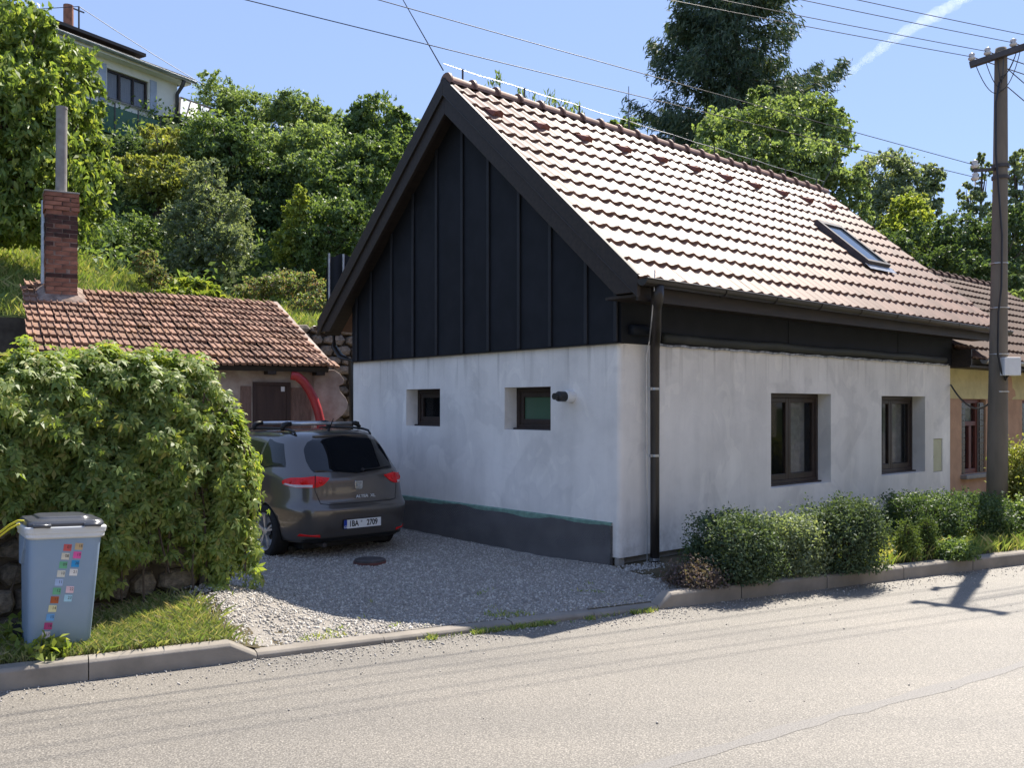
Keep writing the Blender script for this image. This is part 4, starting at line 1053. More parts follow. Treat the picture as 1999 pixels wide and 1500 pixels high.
tree('poplar_tree', 'thin airy tree seen left of the utility pole', 'tree', [lobe(1918, 330, 30, 20, 30), lobe(1890, 385, 30, 24, 26), lobe(1900, 440, 29.5, 42, 50), lobe(1870, 500, 29, 55, 45), lobe(1925, 500, 29, 45, 50)], 6000, 0.16, M['leaf_grey'], seed=22, inner=0.3)
tree('poplar_tree', 'thin airy tree seen right of the utility pole', 'tree', [lobe(1985, 330, 30, 28, 32), lobe(1975, 400, 30, 30, 45), lobe(1990, 480, 29.5, 42, 60)], 5000, 0.16, M['leaf_grey'], seed=23, inner=0.3)
tree('dark_hedge_tree', 'dark tree mass low behind the brown neighbouring roof', 'tree', [lobe(1850, 530, 27, 70, 40), lobe(1940, 540, 27, 60, 40), lobe(1740, 500, 27, 50, 50), lobe(1880, 470, 28, 60, 50), lobe(1965, 465, 28, 60, 55), lobe(1820, 475, 28, 50, 45)], 15000, 0.15, M['leaf_dark'], seed=24)
tree('garden_shrub', 'pale shrub at the right edge just over the brown roof', 'shrub', [lobe(1990, 582, 21, 22, 14)], 900, 0.09, M['leaf_pale'], seed=25, tr=0.03)
# twigs of a peach tree just over the ridge
rng = np.random.default_rng(5); pts = []
pk = empty('peach_tree', Vector((-0.3, 15.8, 0.0)), 0, 'thin sparse peach tree whose twigs show just above the cottage ridge', 'tree')
mb = MB(); mb.tube([(0, 0, -0.1), (0.1, 0, 2.5), (0.3, 0, 4.2)], [0.07, 0.055, 0.03], 7)
for px, py in ((975, 162), (1015, 195), (1040, 205), (1075, 202), (1085, 215), (1105, 218), (1122, 225), (1135, 238), (965, 180), (1060, 218)):
    e = at(px, py - 16, 15.4) - Vector((-0.3, 15.8, 0)); mb.tube([(0.3, 0, 4.2), e * 0.8 + Vector((0.06, 0, 0.2)), e], [0.02, 0.012, 0.005], 5)
    for k in range(22): pts.append(np.array(e) + np.array([rng.normal() * 0.05, rng.normal() * 0.08, -abs(rng.normal()) * 0.10 + 0.03]))
obj('trunk', mb, M['bark'], pk)
foliage('crown', leaf_quads(np.array(pts), 0.12, rng, 0.2, aspect=0.22, droop=1.4), M['leaf_mid'], pk)
# spruce
def spruce():
    rng = np.random.default_rng(77); r = random.Random(77)
    base = at(1432, 300, 38); gz_ = terrain(base.x, base.y); o = empty('spruce_tree', (base.x, base.y, gz_), 0, 'tall dark spruce with drooping branches towering behind the cottage ridge', 'tree')
    k = 38 / FPX; z0 = EYE + (CY - 300) * k - gz_; H = z0 + 470 * k
    mb = MB(); mb.tube([(0, 0, 0), (0.05, 0, H * 0.5), (0.1, 0, H)], [0.34, 0.24, 0.04], 10)
    P = []; T = []
    for b in range(150):
        h = z0 - 1.8 + (H - z0 + 1.4) * (b / 150) ** 0.95; t = (h - z0) / (H - z0)
        az = r.uniform(0, 2 * PI); Lb = (5.3 - 4.4 * max(t, 0) ** 1.1) * r.uniform(0.7, 1.12)
        if t < 0.05: Lb *= 0.75
        dx, dy = math.cos(az), math.sin(az)
        m_ = 12; pts = []
        for i in range(m_ + 1):
            u = i / m_; pts.append(Vector((dx * Lb * u, dy * Lb * u, h - 0.16 * Lb * math.sin(u * 2.0) + 0.24 * Lb * u * u * r.uniform(0.85, 1.1))))
        mb.tube(pts[::2], [0.06 * (1 - u_ * 0.85 / 6) for u_ in range(7)], 5)
        nn = int(260 * Lb / 4)
        u = rng.uniform(0.12, 1.0, nn) ** 0.8
        idx = np.minimum((u * m_).astype(int), m_ - 1); fr = u * m_ - idx; A = np.array([tuple(p) for p in pts])
        c = A[idx] * (1 - fr[:, None]) + A[idx + 1] * fr[:, None]
        side = np.array([-dy, dx, 0]); w = 0.55 * np.sin(np.clip(u, 0.05, 1) * 2.6)
        c = c + side * (rng.normal(size=(nn, 1)) * w[:, None] * 0.7) + np.array([0, 0, -1]) * (np.abs(rng.normal(size=(nn, 1))) * 0.26)
        P.append(c); T.append(np.tile(np.array([dx * 0.7, dy * 0.7, -0.35]), (nn, 1)))
    P = np.concatenate(P); T = np.concatenate(T)
    P2 = np.concatenate([P + rng.normal(size=P.shape) * 0.07 for _ in range(3)]); T2 = np.tile(T, (3, 1))
    foliage('crown', leaf_quads(P2, 0.28, rng, 0.3, aspect=0.2, droop=0.3, tip=T2, fold=0.05), M['needle'], o)
    obj('trunk', mb, M['bark'], o, smooth=True)
spruce()
# undergrowth covering the slope
rng = np.random.default_rng(31)
n = 5200; p = rng.uniform(-16, 46, n); q = rng.uniform(22.6, 36, n)
cent = np.array([(*XY(a, b), hill_z(a, b) + rng.uniform(0.0, 0.45)) for a, b in zip(p, q)])
P = (cent[:, None, :] + rng.normal(size=(n, 15, 3)) * np.array([0.32, 0.32, 0.22])).reshape(-1, 3)
tag(foliage('undergrowth', leaf_quads(P, 0.17, rng, 0.6), M['leaf_mid']), kind='stuff')
# grass blades
def blades(name, P, h, rng, mat, lean=0.35, wid=0.005):
    n = len(P); az = rng.uniform(0, 2 * PI, n); w = wid * (0.7 + 0.6 * rng.uniform(0, 1, n)); hh = h * rng.uniform(0.45, 1.3, n)
    s = np.stack([np.cos(az), np.sin(az), 0 * az], 1); d = np.stack([np.cos(az + 1.57), np.sin(az + 1.57), 0 * az], 1)
    ln = rng.normal(size=(n, 1)) * lean
    b0 = P - s * w[:, None]; b1 = P + s * w[:, None]; mid = P + d * ln * hh[:, None] * 0.4 + np.array([0, 0, 1]) * (hh * 0.6)[:, None]
    tip = P + d * ln * hh[:, None] * 1.1 + np.array([0, 0, 1]) * hh[:, None]
    V = np.stack([b0, b1, mid + s * w[:, None] * 0.6, tip], 1).reshape(-1, 3)
    return foliage(name, V, mat)
def scatter(n, a0, a1, b0, b1, rng, dens=None):
    a = rng.uniform(a0, a1, n); b = rng.uniform(b0, b1, n)
    if dens is not None:
        k = rng.uniform(0, 1, n) < np.array([dens(x, y) for x, y in zip(a, b)]); a = a[k]; b = b[k]
    out = []
    for x, y in zip(a, b): P = SP(x, y); out.append((P.x, P.y, yard_z(P.x, P.y) - 0.004))
    return np.array(out)
def patch(x, y, s=1.0): return 0.5 + 0.5 * math.sin(x * 2.3 * s + 1.3 * math.sin(y * 3.1 * s)) * math.sin(y * 2.9 * s + 0.7 * math.sin(x * 4.1 * s))
rng = np.random.default_rng(41)
P1 = scatter(80000, -5.2, -1.7, 0.13, 1.6, rng, lambda a, b: (1 - sstep(-2.15, -1.75, a + 0.3 * b)) * (0.22 + 0.78 * patch(a, b)) * (1 - 0.6 * sstep(0.7, 1.2, b)))
tag(blades('verge_grass', P1, 0.068, rng, M['dry_grass'], 0.7, 0.0022), kind='stuff')
P2 = scatter(30000, 2.6, 12, 0.13, 1.9, rng, lambda a, b: (0.35 + 0.65 * patch(a, b)) * sstep(2.5, 4.2, a))
tag(blades('kerb_grass', P2, 0.15, rng, M['grass'], 0.5, 0.004), kind='stuff')
P3 = scatter(9000, -1.85, 1.4, 0.15, 1.2, rng, lambda a, b: 0.9 if (patch(a, b, 1.9) > 0.86 and b < 0.4) or patch(a + 3, b, 2.6) > 0.985 else (0.05 if b < 0.22 else 0.0))
P3b = scatter(1500, -0.8, 1.3, -0.07, -0.005, rng, lambda a, b: 1.0 if patch(a, 0, 2.2) > 0.5 else 0.06); P3b[:, 2] = 0.0
tag(blades('drive_weeds', np.concatenate([P3, P3b]), 0.035, rng, M['grass'], 0.7), kind='stuff')
n = 95000; p = rng.uniform(-16, 9, n); q = rng.uniform(HQ + 0.1, 24, n)
P4 = np.array([(*XY(a, b), hill_z(a, b) - 0.02) for a, b in zip(p, q)])
V = blades('lawn_grass', P4, 0.20, rng, M['grass'], 0.5, 0.007); tag(V, kind='stuff')

# ------------------------------------------------------------------ Virginia creeper over the garden wall
def creeper():
    rng = np.random.default_rng(61)
    o = empty('virginia_creeper', GE, 0, 'thick green creeper hanging over the garden wall between bin and car', 'creeper')
    GV, GU = np.array(-HV), np.array(-HU)            # along the wall away from the drive, out of the wall towards the street
    E0 = np.array(GE); U3 = np.array([0, 0, 1.0])
    prof = [(-0.4, 1.15), (-0.25, 1.35), (-0.12, 1.58), (0.02, 1.76), (0.18, 1.90), (0.45, 1.96), (0.75, 1.95), (0.95, 1.99), (1.15, 1.88), (1.4, 1.92), (1.6, 1.86), (2.6, 1.86)]
    botp = [(-0.6, 0.9), (-0.35, 0.40), (-0.1, 0.34), (0.12, 0.30), (0.3, 0.52), (0.55, 0.60), (0.75, 0.56), (0.95, 0.34), (1.1, 0.40), (1.25, 0.80), (1.6, 0.98), (2.6, 0.85)]
    def itp(pr, t): return np.interp(t, [a for a, b in pr], [b for a, b in pr])
    # curtain over the street face and rounded top
    n = 11500; t = rng.uniform(0.04, 2.35, n); top = itp(prof, t); bot = itp(botp, t) - 0.12 * rng.uniform(0, 1, n) ** 2; R = 0.20 + 0.08 * np.clip(t / 0.6, 0, 1)
    straight = np.maximum(top - R - bot, 0.1); tot = straight + 2.4 * R; s = rng.uniform(0, 1, n) * tot
    th = np.clip((s - straight) / R, 0, None)
    zz = np.where(s < straight, bot + s, top - R + R * np.sin(th)); out = np.where(s < straight, R, R * np.cos(th)) - 0.05
    belly = (0.05 + 0.05 * np.clip(t, 0, 1)) * np.sin(np.clip((zz - bot) / (top - bot), 0, 1) * PI) + 0.05 * np.sin(t * 5 + zz * 4) + 0.06 * np.sin(t * 11 - zz * 9 + 2 * np.sin(zz * 6)) + 0.04 * np.sin(t * 23 + zz * 17)
    nrm = np.where((s < straight)[:, None], GU, GU * np.cos(th)[:, None] + U3 * np.sin(th)[:, None])
    P = E0 + GV * t[:, None] + GU * (out - 0.12)[:, None] + U3 * zz[:, None] + nrm * (belly + rng.normal(size=n) * 0.06)[:, None]
    # rounded end towards the drive
    n2 = 5000; al = rng.uniform(-0.2, PI, n2); rad = rng.uniform(0.35, 1.0, n2) ** 0.5 * 0.34
    tt = -rad * np.sin(al); uu = rad * np.cos(al) * 0.85
    topz = np.interp(rad, [0, 0.15, 0.25, 0.34], [1.70, 1.58, 1.40, 1.15]); botz = 0.30 + 0.3 * np.abs(np.sin(al * 3)) + 0.25 * (uu < -0.1)
    zz2 = np.where(rad > 0.265, rng.uniform(0, 1, n2) * (topz - botz) + botz, topz + rng.normal(size=n2) * 0.05)
    sh_ = 0.55 + 0.45 * np.clip((zz2 - 0.35) / 0.8, 0, 1); tt = tt * sh_; uu = uu * sh_
    nr2 = (GU * np.cos(al)[:, None] - GV * np.sin(al)[:, None]); nr2[rad <= 0.265] = U3
    Q = E0 + GV * (tt + 0.08)[:, None] + GU * (uu - 0.05)[:, None] + U3 * zz2[:, None] + nr2 * (rng.normal(size=n2) * 0.05)[:, None]
    # trailing shoots at the end
    sh = []; shn = []
    for k in range(16):
        a0 = rng.uniform(-0.25, 0.1); o0 = rng.uniform(0.02, 0.2); z0 = rng.uniform(0.5, 1.0); L = rng.uniform(0.2, 0.5)
        for i in range(12): sh.append(E0 + GV * (a0 + 0.03 * rng.normal()) + GU * (o0 + 0.02 * rng.normal()) + U3 * (z0 - L * i / 12)); shn.append(GU)
    for k in range(30):
        a0 = rng.uniform(-0.2, 2.2); z0 = itp(prof, a0)
        for i in range(6): sh.append(E0 + GV * (a0 + 0.02 * rng.normal()) + U3 * (z0 - 0.05 + 0.035 * i)); shn.append(U3)
    n3 = 3200; t3 = rng.uniform(-0.05, 2.3, n3); a3 = rng.uniform(0.3, 2.2, n3); k3 = rng.uniform(0.0, 0.12, n3) + 0.06 * np.sin(t3 * 17) * np.sin(a3 * 5)
    R3 = 0.20 + 0.08 * np.clip(t3 / 0.6, 0, 1); m3 = GU * np.cos(a3)[:, None] + U3 * np.sin(a3)[:, None]
    P3_ = E0 + GV * t3[:, None] + GU * (R3 * np.cos(a3) - 0.17)[:, None] + U3 * (itp(prof, t3) - R3 + R3 * np.sin(a3))[:, None] + m3 * k3[:, None]
    Q = np.concatenate([Q, P3_]); nr2 = np.concatenate([nr2, m3])
    P = np.concatenate([P, Q, np.array(sh)]); nrm = np.concatenate([nrm, nr2, np.array(shn)])
    n = len(P)
    # a creeper leaf: five leaflets spreading from one stalk point
    def palmate(C, nr, size, rng):
        m = len(C); up = nr + rng.normal(size=(m, 3)) * 0.38 + np.array([0, 0, 0.45]); up /= np.linalg.norm(up, axis=1, keepdims=True)
        d = np.array([0, 0, -1.0]) + rng.normal(size=(m, 3)) * 0.55 + nr * 0.35; d -= up * (d * up).sum(1, keepdims=True); d /= np.linalg.norm(d, axis=1, keepdims=True)
        s = np.cross(up, d); V = []
        sz = size * rng.uniform(0.45, 1.35, (m, 1))
        for an, f in ((-1.75, 0.62), (-0.85, 0.88), (0, 1.0), (0.85, 0.88), (1.75, 0.62)):
            e = d * math.cos(an) + s * math.sin(an); w = np.cross(up, e); L = sz * f
            e2 = e - up * rng.uniform(0.05, 0.45, (m, 1))
            b = C + e * L * 0.06; mid = C + e * L * 0.5 - up * L * 0.02
            V.append(np.stack([b, mid - w * L * 0.19 + up * L * 0.05, C + e2 * L, mid + w * L * 0.19 + up * L * 0.05], 1))
        return np.stack(V, 1)                        # m,5,4,3
    VV = palmate(P, nrm, 0.068, rng)
    front = (P @ np.array([-0.25, -0.97, 0.15])); order = np.argsort(-front)[:2600]; order = rng.permutation(order)[:300]
    keep = np.ones(n, bool); keep[order] = False
    base = np.array(GE)
    f = foliage('leaf_mass', VV[keep].reshape(-1, 3) - base, M['ivy'], o); f['kind'] = 'stuff'
    kinds = []
    for k in range(6):
        v = palmate(np.zeros((1, 3)), np.array([GU]), 0.078, rng).reshape(-1, 3)
        kinds.append(npmesh('leaf', v, np.arange(20).reshape(-1, 4), M['ivy']))
    for j, i in enumerate(order):
        q = link('leaf', kinds[j % 6], o, tuple(P[i] - base + nrm[i] * 0.03), (rng.uniform(-.35, .35), rng.uniform(-.35, .35), rng.uniform(-.5, .5))); q.scale = (1, 1, 1)
    mb = MB(); r = random.Random(9)
    for k in range(26):
        a0 = r.uniform(-0.3, 2.2); pts = []
        z1 = float(itp(prof, a0)) - 0.15; z0 = r.uniform(0.1, 0.5) if k < 14 else z1 - 0.4
        for i in range(7): pts.append(tuple(GV * (a0 + r.uniform(-.05, .05)) + GU * (0.06 + r.uniform(0, 0.12)) + U3 * (z0 + (z1 - z0) * i / 6)))
        mb.tube(pts, 0.008, 5)
    obj('stem', mb, M['bark'], o)
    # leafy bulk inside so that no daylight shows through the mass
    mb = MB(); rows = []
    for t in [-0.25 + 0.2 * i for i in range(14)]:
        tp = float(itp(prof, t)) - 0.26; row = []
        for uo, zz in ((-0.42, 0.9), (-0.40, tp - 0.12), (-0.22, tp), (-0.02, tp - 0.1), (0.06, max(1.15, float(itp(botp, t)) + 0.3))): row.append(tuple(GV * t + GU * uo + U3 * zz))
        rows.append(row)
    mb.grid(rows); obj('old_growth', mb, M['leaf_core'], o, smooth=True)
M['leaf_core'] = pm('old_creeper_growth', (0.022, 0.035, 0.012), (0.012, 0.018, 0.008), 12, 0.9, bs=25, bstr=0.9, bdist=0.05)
creeper()

# ------------------------------------------------------------------ shrubs and hedges in front of the house
def hedge(name, label, cat, boxes, n, size, mat, seed, group=None, p=5.0, clump=0.04, per=20, up=0.5, stems=8):
    rng = np.random.default_rng(seed); c0 = boxes[0][0]
    base = Vector((c0[0], c0[1], yard_z(c0[0], c0[1]) - 0.02)); o = empty(name, base, 0, label, cat, group)
    P = []
    vol = np.array([b[1][0] * b[1][2] + b[1][1] * b[1][2] + b[1][0] * b[1][1] for b in boxes]); vol /= vol.sum()
    for (c, r, ang), f in zip(boxes, vol):
        k = int(n * f / per); u = unit(k, rng); s = (np.abs(u) ** p).sum(1, keepdims=True) ** (1 / p); u = u / s
        cc = u * np.array(r) * (0.55 + 0.45 * rng.uniform(0, 1, (k, 1)) ** 0.45) * (1 + 0.05 * rng.normal(size=(k, 1)))
        pp = (cc[:, None, :] + rng.normal(size=(k, per, 3)) * clump).reshape(-1, 3)
        ca, sa = math.cos(ang), math.sin(ang)
        P.append(np.stack([pp[:, 0] * ca - pp[:, 1] * sa, pp[:, 0] * sa + pp[:, 1] * ca, pp[:, 2]], 1) + np.array(c))
    P = np.concatenate(P); P = P[P[:, 2] > base.z + 0.03]
    foliage('foliage', leaf_quads(P - np.array(base), size, rng, up, aspect=0.5, droop=0.0, fold=0.15), mat, o)
    mb = MB(); r = random.Random(seed)
    for c, rr, ang in boxes:
        for k in range(stems):
            x = r.uniform(-.6, .6) * rr[0]; y = r.uniform(-.5, .5) * rr[1]; ca, sa = math.cos(ang), math.sin(ang)
            b = Vector((c[0] + (x * ca - y * sa) * 0.5, c[1] + (x * sa + y * ca) * 0.5, base.z)) - base; e = Vector((c[0] + x * ca - y * sa, c[1] + x * sa + y * ca, c[2] + rr[2] * 0.7)) - base
            mb.tube([b, b.lerp(e, 0.5) + Vector((r.uniform(-.03, .03), r.uniform(-.03, .03), 0)), e], [0.012, 0.009, 0.004], 5)
    obj('stem', mb, M['bark'], o)
    return o
def hb(px0, px1, pyt, pyb, Y, depth, ang=math.radians(29)):
    """box of a clipped shrub seen between these columns, its foot on the ground"""
    pyt = pyt + (pyb - pyt) * 0.09; k = Y / FPX; c = at((px0 + px1) / 2, (pyt + pyb) / 2, Y); w = (px1 - px0) * k / 2
    return ((c.x, c.y, c.z), (w * 0.94, depth / 2, (pyb - pyt) * k / 2 * 0.93), ang)
hedge('clipped_shrub', 'clipped grey green shrub nearest the downpipe', 'shrub', [hb(1362, 1500, 992, 1152, 8.0, 0.7)], 15000, 0.034, M['box_leaf'], 1, 'clipped shrubs in front of the cottage')
hedge('clipped_shrub', 'clipped shrub with pale shining leaves between two others under the first street window', 'shrub', [hb(1488, 1592, 995, 1140, 8.35, 0.6)], 12000, 0.034, M['leaf_grey'], 2, 'clipped shrubs in front of the cottage')
hedge('clipped_shrub', 'tallest clipped shrub beside the gap in front of the second street window', 'shrub', [hb(1572, 1708, 976, 1132, 8.5, 0.75), hb(1620, 1700, 972, 1050, 8.5, 0.5)], 17000, 0.034, M['box_leaf'], 3, 'clipped shrubs in front of the cottage')
hedge('box_hedge', 'long dark clipped hedge below the second street window and beside the pole', 'hedge', [hb(1748, 1850, 957, 1070, 10.1, 0.8), hb(1830, 1962, 957, 1066, 10.35, 0.8)], 22000, 0.036, M['leaf_dark'], 4)
hedge('thuja_bush', 'small pointed thuja bush standing left in front of the long hedge', 'bush', [hb(1752, 1788, 1006, 1085, 8.95, 0.2), hb(1744, 1796, 1035, 1095, 8.95, 0.27)], 3200, 0.024, M['thuja'], 5, 'small thuja bushes', p=2, clump=0.025)
hedge('thuja_bush', 'small pointed thuja bush closer to the pole in front of the long hedge', 'bush', [hb(1798, 1822, 1002, 1075, 9.1, 0.15), hb(1790, 1828, 1030, 1085, 9.1, 0.2)], 2600, 0.024, M['thuja'], 6, 'small thuja bushes', p=2, clump=0.025)
hedge('lavender_bush', 'low brownish lavender bush at the kerb corner beside the downpipe', 'bush', [hb(1312, 1400, 1098, 1160, 7.75, 0.5)], 4200, 0.03, M['twig_leaf'], 7, p=2.2, clump=0.05, up=0.1)
hedge('dark_plant', 'small dark plant at the wall foot just behind the nearest clipped shrub', 'plant', [hb(1342, 1372, 1055, 1110, 8.4, 0.2)], 800, 0.03, M['leaf_dark'], 8, p=2)
hedge('forsythia_bush', 'yellowish bush growing right against the utility pole', 'bush', [hb(1962, 2015, 850, 975, 11.2, 0.5), hb(1975, 2040, 900, 1000, 11.0, 0.6)], 4200, 0.05, M['leaf_yellow'], 9, p=2, clump=0.07)
hedge('clipped_shrub', 'bright variegated shrub at the right edge in front of the yellowish bush', 'shrub', [hb(1955, 2050, 968, 1050, 10.6, 0.6)], 4200, 0.042, M['leaf_pale'], 10, p=2.5)
hedge('weed_patch', 'low leafy weeds between the thuja bushes and the kerb', 'weeds', [hb(1830, 1900, 1068, 1094, 9.1, 0.3)], 4200, 0.04, M['leaf_mid'], 11, p=2, clump=0.05, stems=3)
hedge('bin_weeds', 'broad leaved weeds around the foot of the bin', 'weeds', [hb(-20, 60, 1235, 1300, 5.7, 0.4), hb(60, 130, 1252, 1290, 5.55, 0.3)], 800, 0.07, M['leaf_lime'], 12, p=2, clump=0.05, stems=2)

# ------------------------------------------------------------------ gravel of the drive
def gravel():
    rng = np.random.default_rng(91)
    n = 78000; a = rng.uniform(-2.6, 2.35, n); b = rng.uniform(0.145, 7.0, n)
    keep = rng.uniform(0, 1, n) < np.clip(1.25 - b * 0.11, 0.35, 1)
    a = a[keep]; b = b[keep]
    X = SX * a - SY * b; Y = 6.72 + SY * a + SX * b
    lx = (X - HC.x) * HV.x + (Y - HC.y) * HV.y; ly = (X - HC.x) * HU.x + (Y - HC.y) * HU.y
    gx = (X - GE.x) * (-HV.x) + (Y - GE.y) * (-HV.y); gy = (X - GE.x) * (-HU.x) + (Y - GE.y) * (-HU.y)
    edge = -2.08 - 0.0 * b + 0.18 * np.sin(b * 5) * 0.5 + rng.normal(size=len(a)) * 0.12
    ok = ~((lx > -0.06) & (ly > -0.05)) & ~((gx > -0.02) & (gy < 0.03)) & (a > edge) & ~((gx > 0.9) & (gy > 0)) & (a < 1.75 + 0.1 * rng.normal(size=len(a)) + 0.45 * (b > 1.0))
    X, Y = X[ok], Y[ok]; m = len(X)
    Z = np.array([yard_z(x, y) for x, y in zip(X, Y)])
    # eight-faced pebbles, squashed and turned at random
    oct_ = np.array([(1, 0, 0), (0, 1, 0), (-1, 0, 0), (0, -1, 0), (0, 0, 1), (0, 0, -1.0)])
    s = rng.uniform(0.006, 0.018, (m, 1, 1)) ** 1.0 * (1 + 0.25 * rng.normal(size=(m, 6, 1)))
    V = oct_[None] * s * np.array([1, 0.85, 0.62])
    R1 = rng.normal(size=(m, 4)); R1 /= np.linalg.norm(R1, axis=1, keepdims=True); w, x, y, z = R1.T
    R = np.stack([np.stack([1 - 2 * (y * y + z * z), 2 * (x * y - z * w), 2 * (x * z + y * w)], 1), np.stack([2 * (x * y + z * w), 1 - 2 * (x * x + z * z), 2 * (y * z - x * w)], 1), np.stack([2 * (x * z - y * w), 2 * (y * z + x * w), 1 - 2 * (x * x + y * y)], 1)], 1)
    V = np.einsum('mij,mkj->mki', R, V) + np.stack([X, Y, Z + 0.004], 1)[:, None, :]
    T = np.array([(0, 1, 4), (1, 2, 4), (2, 3, 4), (3, 0, 4), (1, 0, 5), (2, 1, 5), (3, 2, 5), (0, 3, 5)])
    Fq = (T[None] + 6 * np.arange(m)[:, None, None]).reshape(-1, 3)
    tag(link('gravel', npmesh('gravel', V.reshape(-1, 3), Fq, M['gravel'])), kind='stuff')
gravel()
def grit():
    rng = np.random.default_rng(17); m = 5200
    a = rng.uniform(-5, 9, m); b = -np.abs(rng.normal(size=m)) * 0.16 - 0.004
    k = rng.uniform(0, 1, m) < np.where((a > -2) & (a < 1.5), 1.0, 0.45); a = a[k]; b = b[k]; m = len(a)
    far = rng.uniform(0, 1, m) < 0.06; b = np.where(far, b * 8, b)
    c = np.stack([SX * a - SY * b, 6.72 + SY * a + SX * b, np.full(m, 0.002)], 1)
    oct_ = np.array([(1, 0, 0), (0, 1, 0), (-1, 0, 0), (0, -1, 0), (0, 0, 1), (0, 0, -1.0)])
    V = oct_[None] * rng.uniform(0.002, 0.008, (m, 1, 1)) * (1 + 0.3 * rng.normal(size=(m, 6, 1))) + c[:, None, :]
    T = np.array([(0, 1, 4), (1, 2, 4), (2, 3, 4), (3, 0, 4), (1, 0, 5), (2, 1, 5), (3, 2, 5), (0, 3, 5)])
    tag(link('road_grit', npmesh('road_grit', V.reshape(-1, 3), (T[None] + 6 * np.arange(m)[:, None, None]).reshape(-1, 3), M['gravel'])), kind='stuff')
grit()
M['gravel_base'] = pm('gravel_bed', (0.34, 0.31, 0.275), (0.22, 0.20, 0.175), 60, 0.9, 0.2, bs=90, bstr=0.8, bdist=0.012)
mb = MB(); rows = []
for i in range(60):
    b = 0.15 + 0.13 * i; row = []
    for k in range(28):
        t = k / 27; a0 = -1.98; a1 = min(1.75, 1.75 if b < 1.2 else 1.75 - (b - 1.3) * 0.255 + 0.12)
        a = a0 + (a1 - a0) * t; P = SP(a, b); row.append((P.x, P.y, yard_z(P.x, P.y) + 0.003))
    rows.append(row)
mb.grid(rows); tag(obj('driveway', mb, M['gravel_base'], smooth=True), kind='structure')
# manhole cover in the gravel
mc = at(722, 1096, 1); Yd = (EYE - 0.085) * FPX / (1096 - CY); mp = at(722, 1096, Yd)
mz = yard_z(mp.x, mp.y)
man = empty('manhole_cover', (mp.x, mp.y, mz), 0.2, 'round rusty manhole cover sunk in the gravel behind the car', 'manhole cover')
M['rust'] = pm('rusty_iron', (0.16, 0.06, 0.05), (0.09, 0.045, 0.04), 9, 0.8)
mb = MB(); mb.tube([(0, 0, -0.03), (0, 0, 0.03)], [0.165, 0.165], 28); obj('ring', mb, M['rust'], man)
mb = MB(); mb.tube([(0, 0, 0.028), (0, 0, 0.046), (0, 0, 0.05)], [0.155, 0.155, 0.145], 28); obj('lid', mb, M['steel'], man)

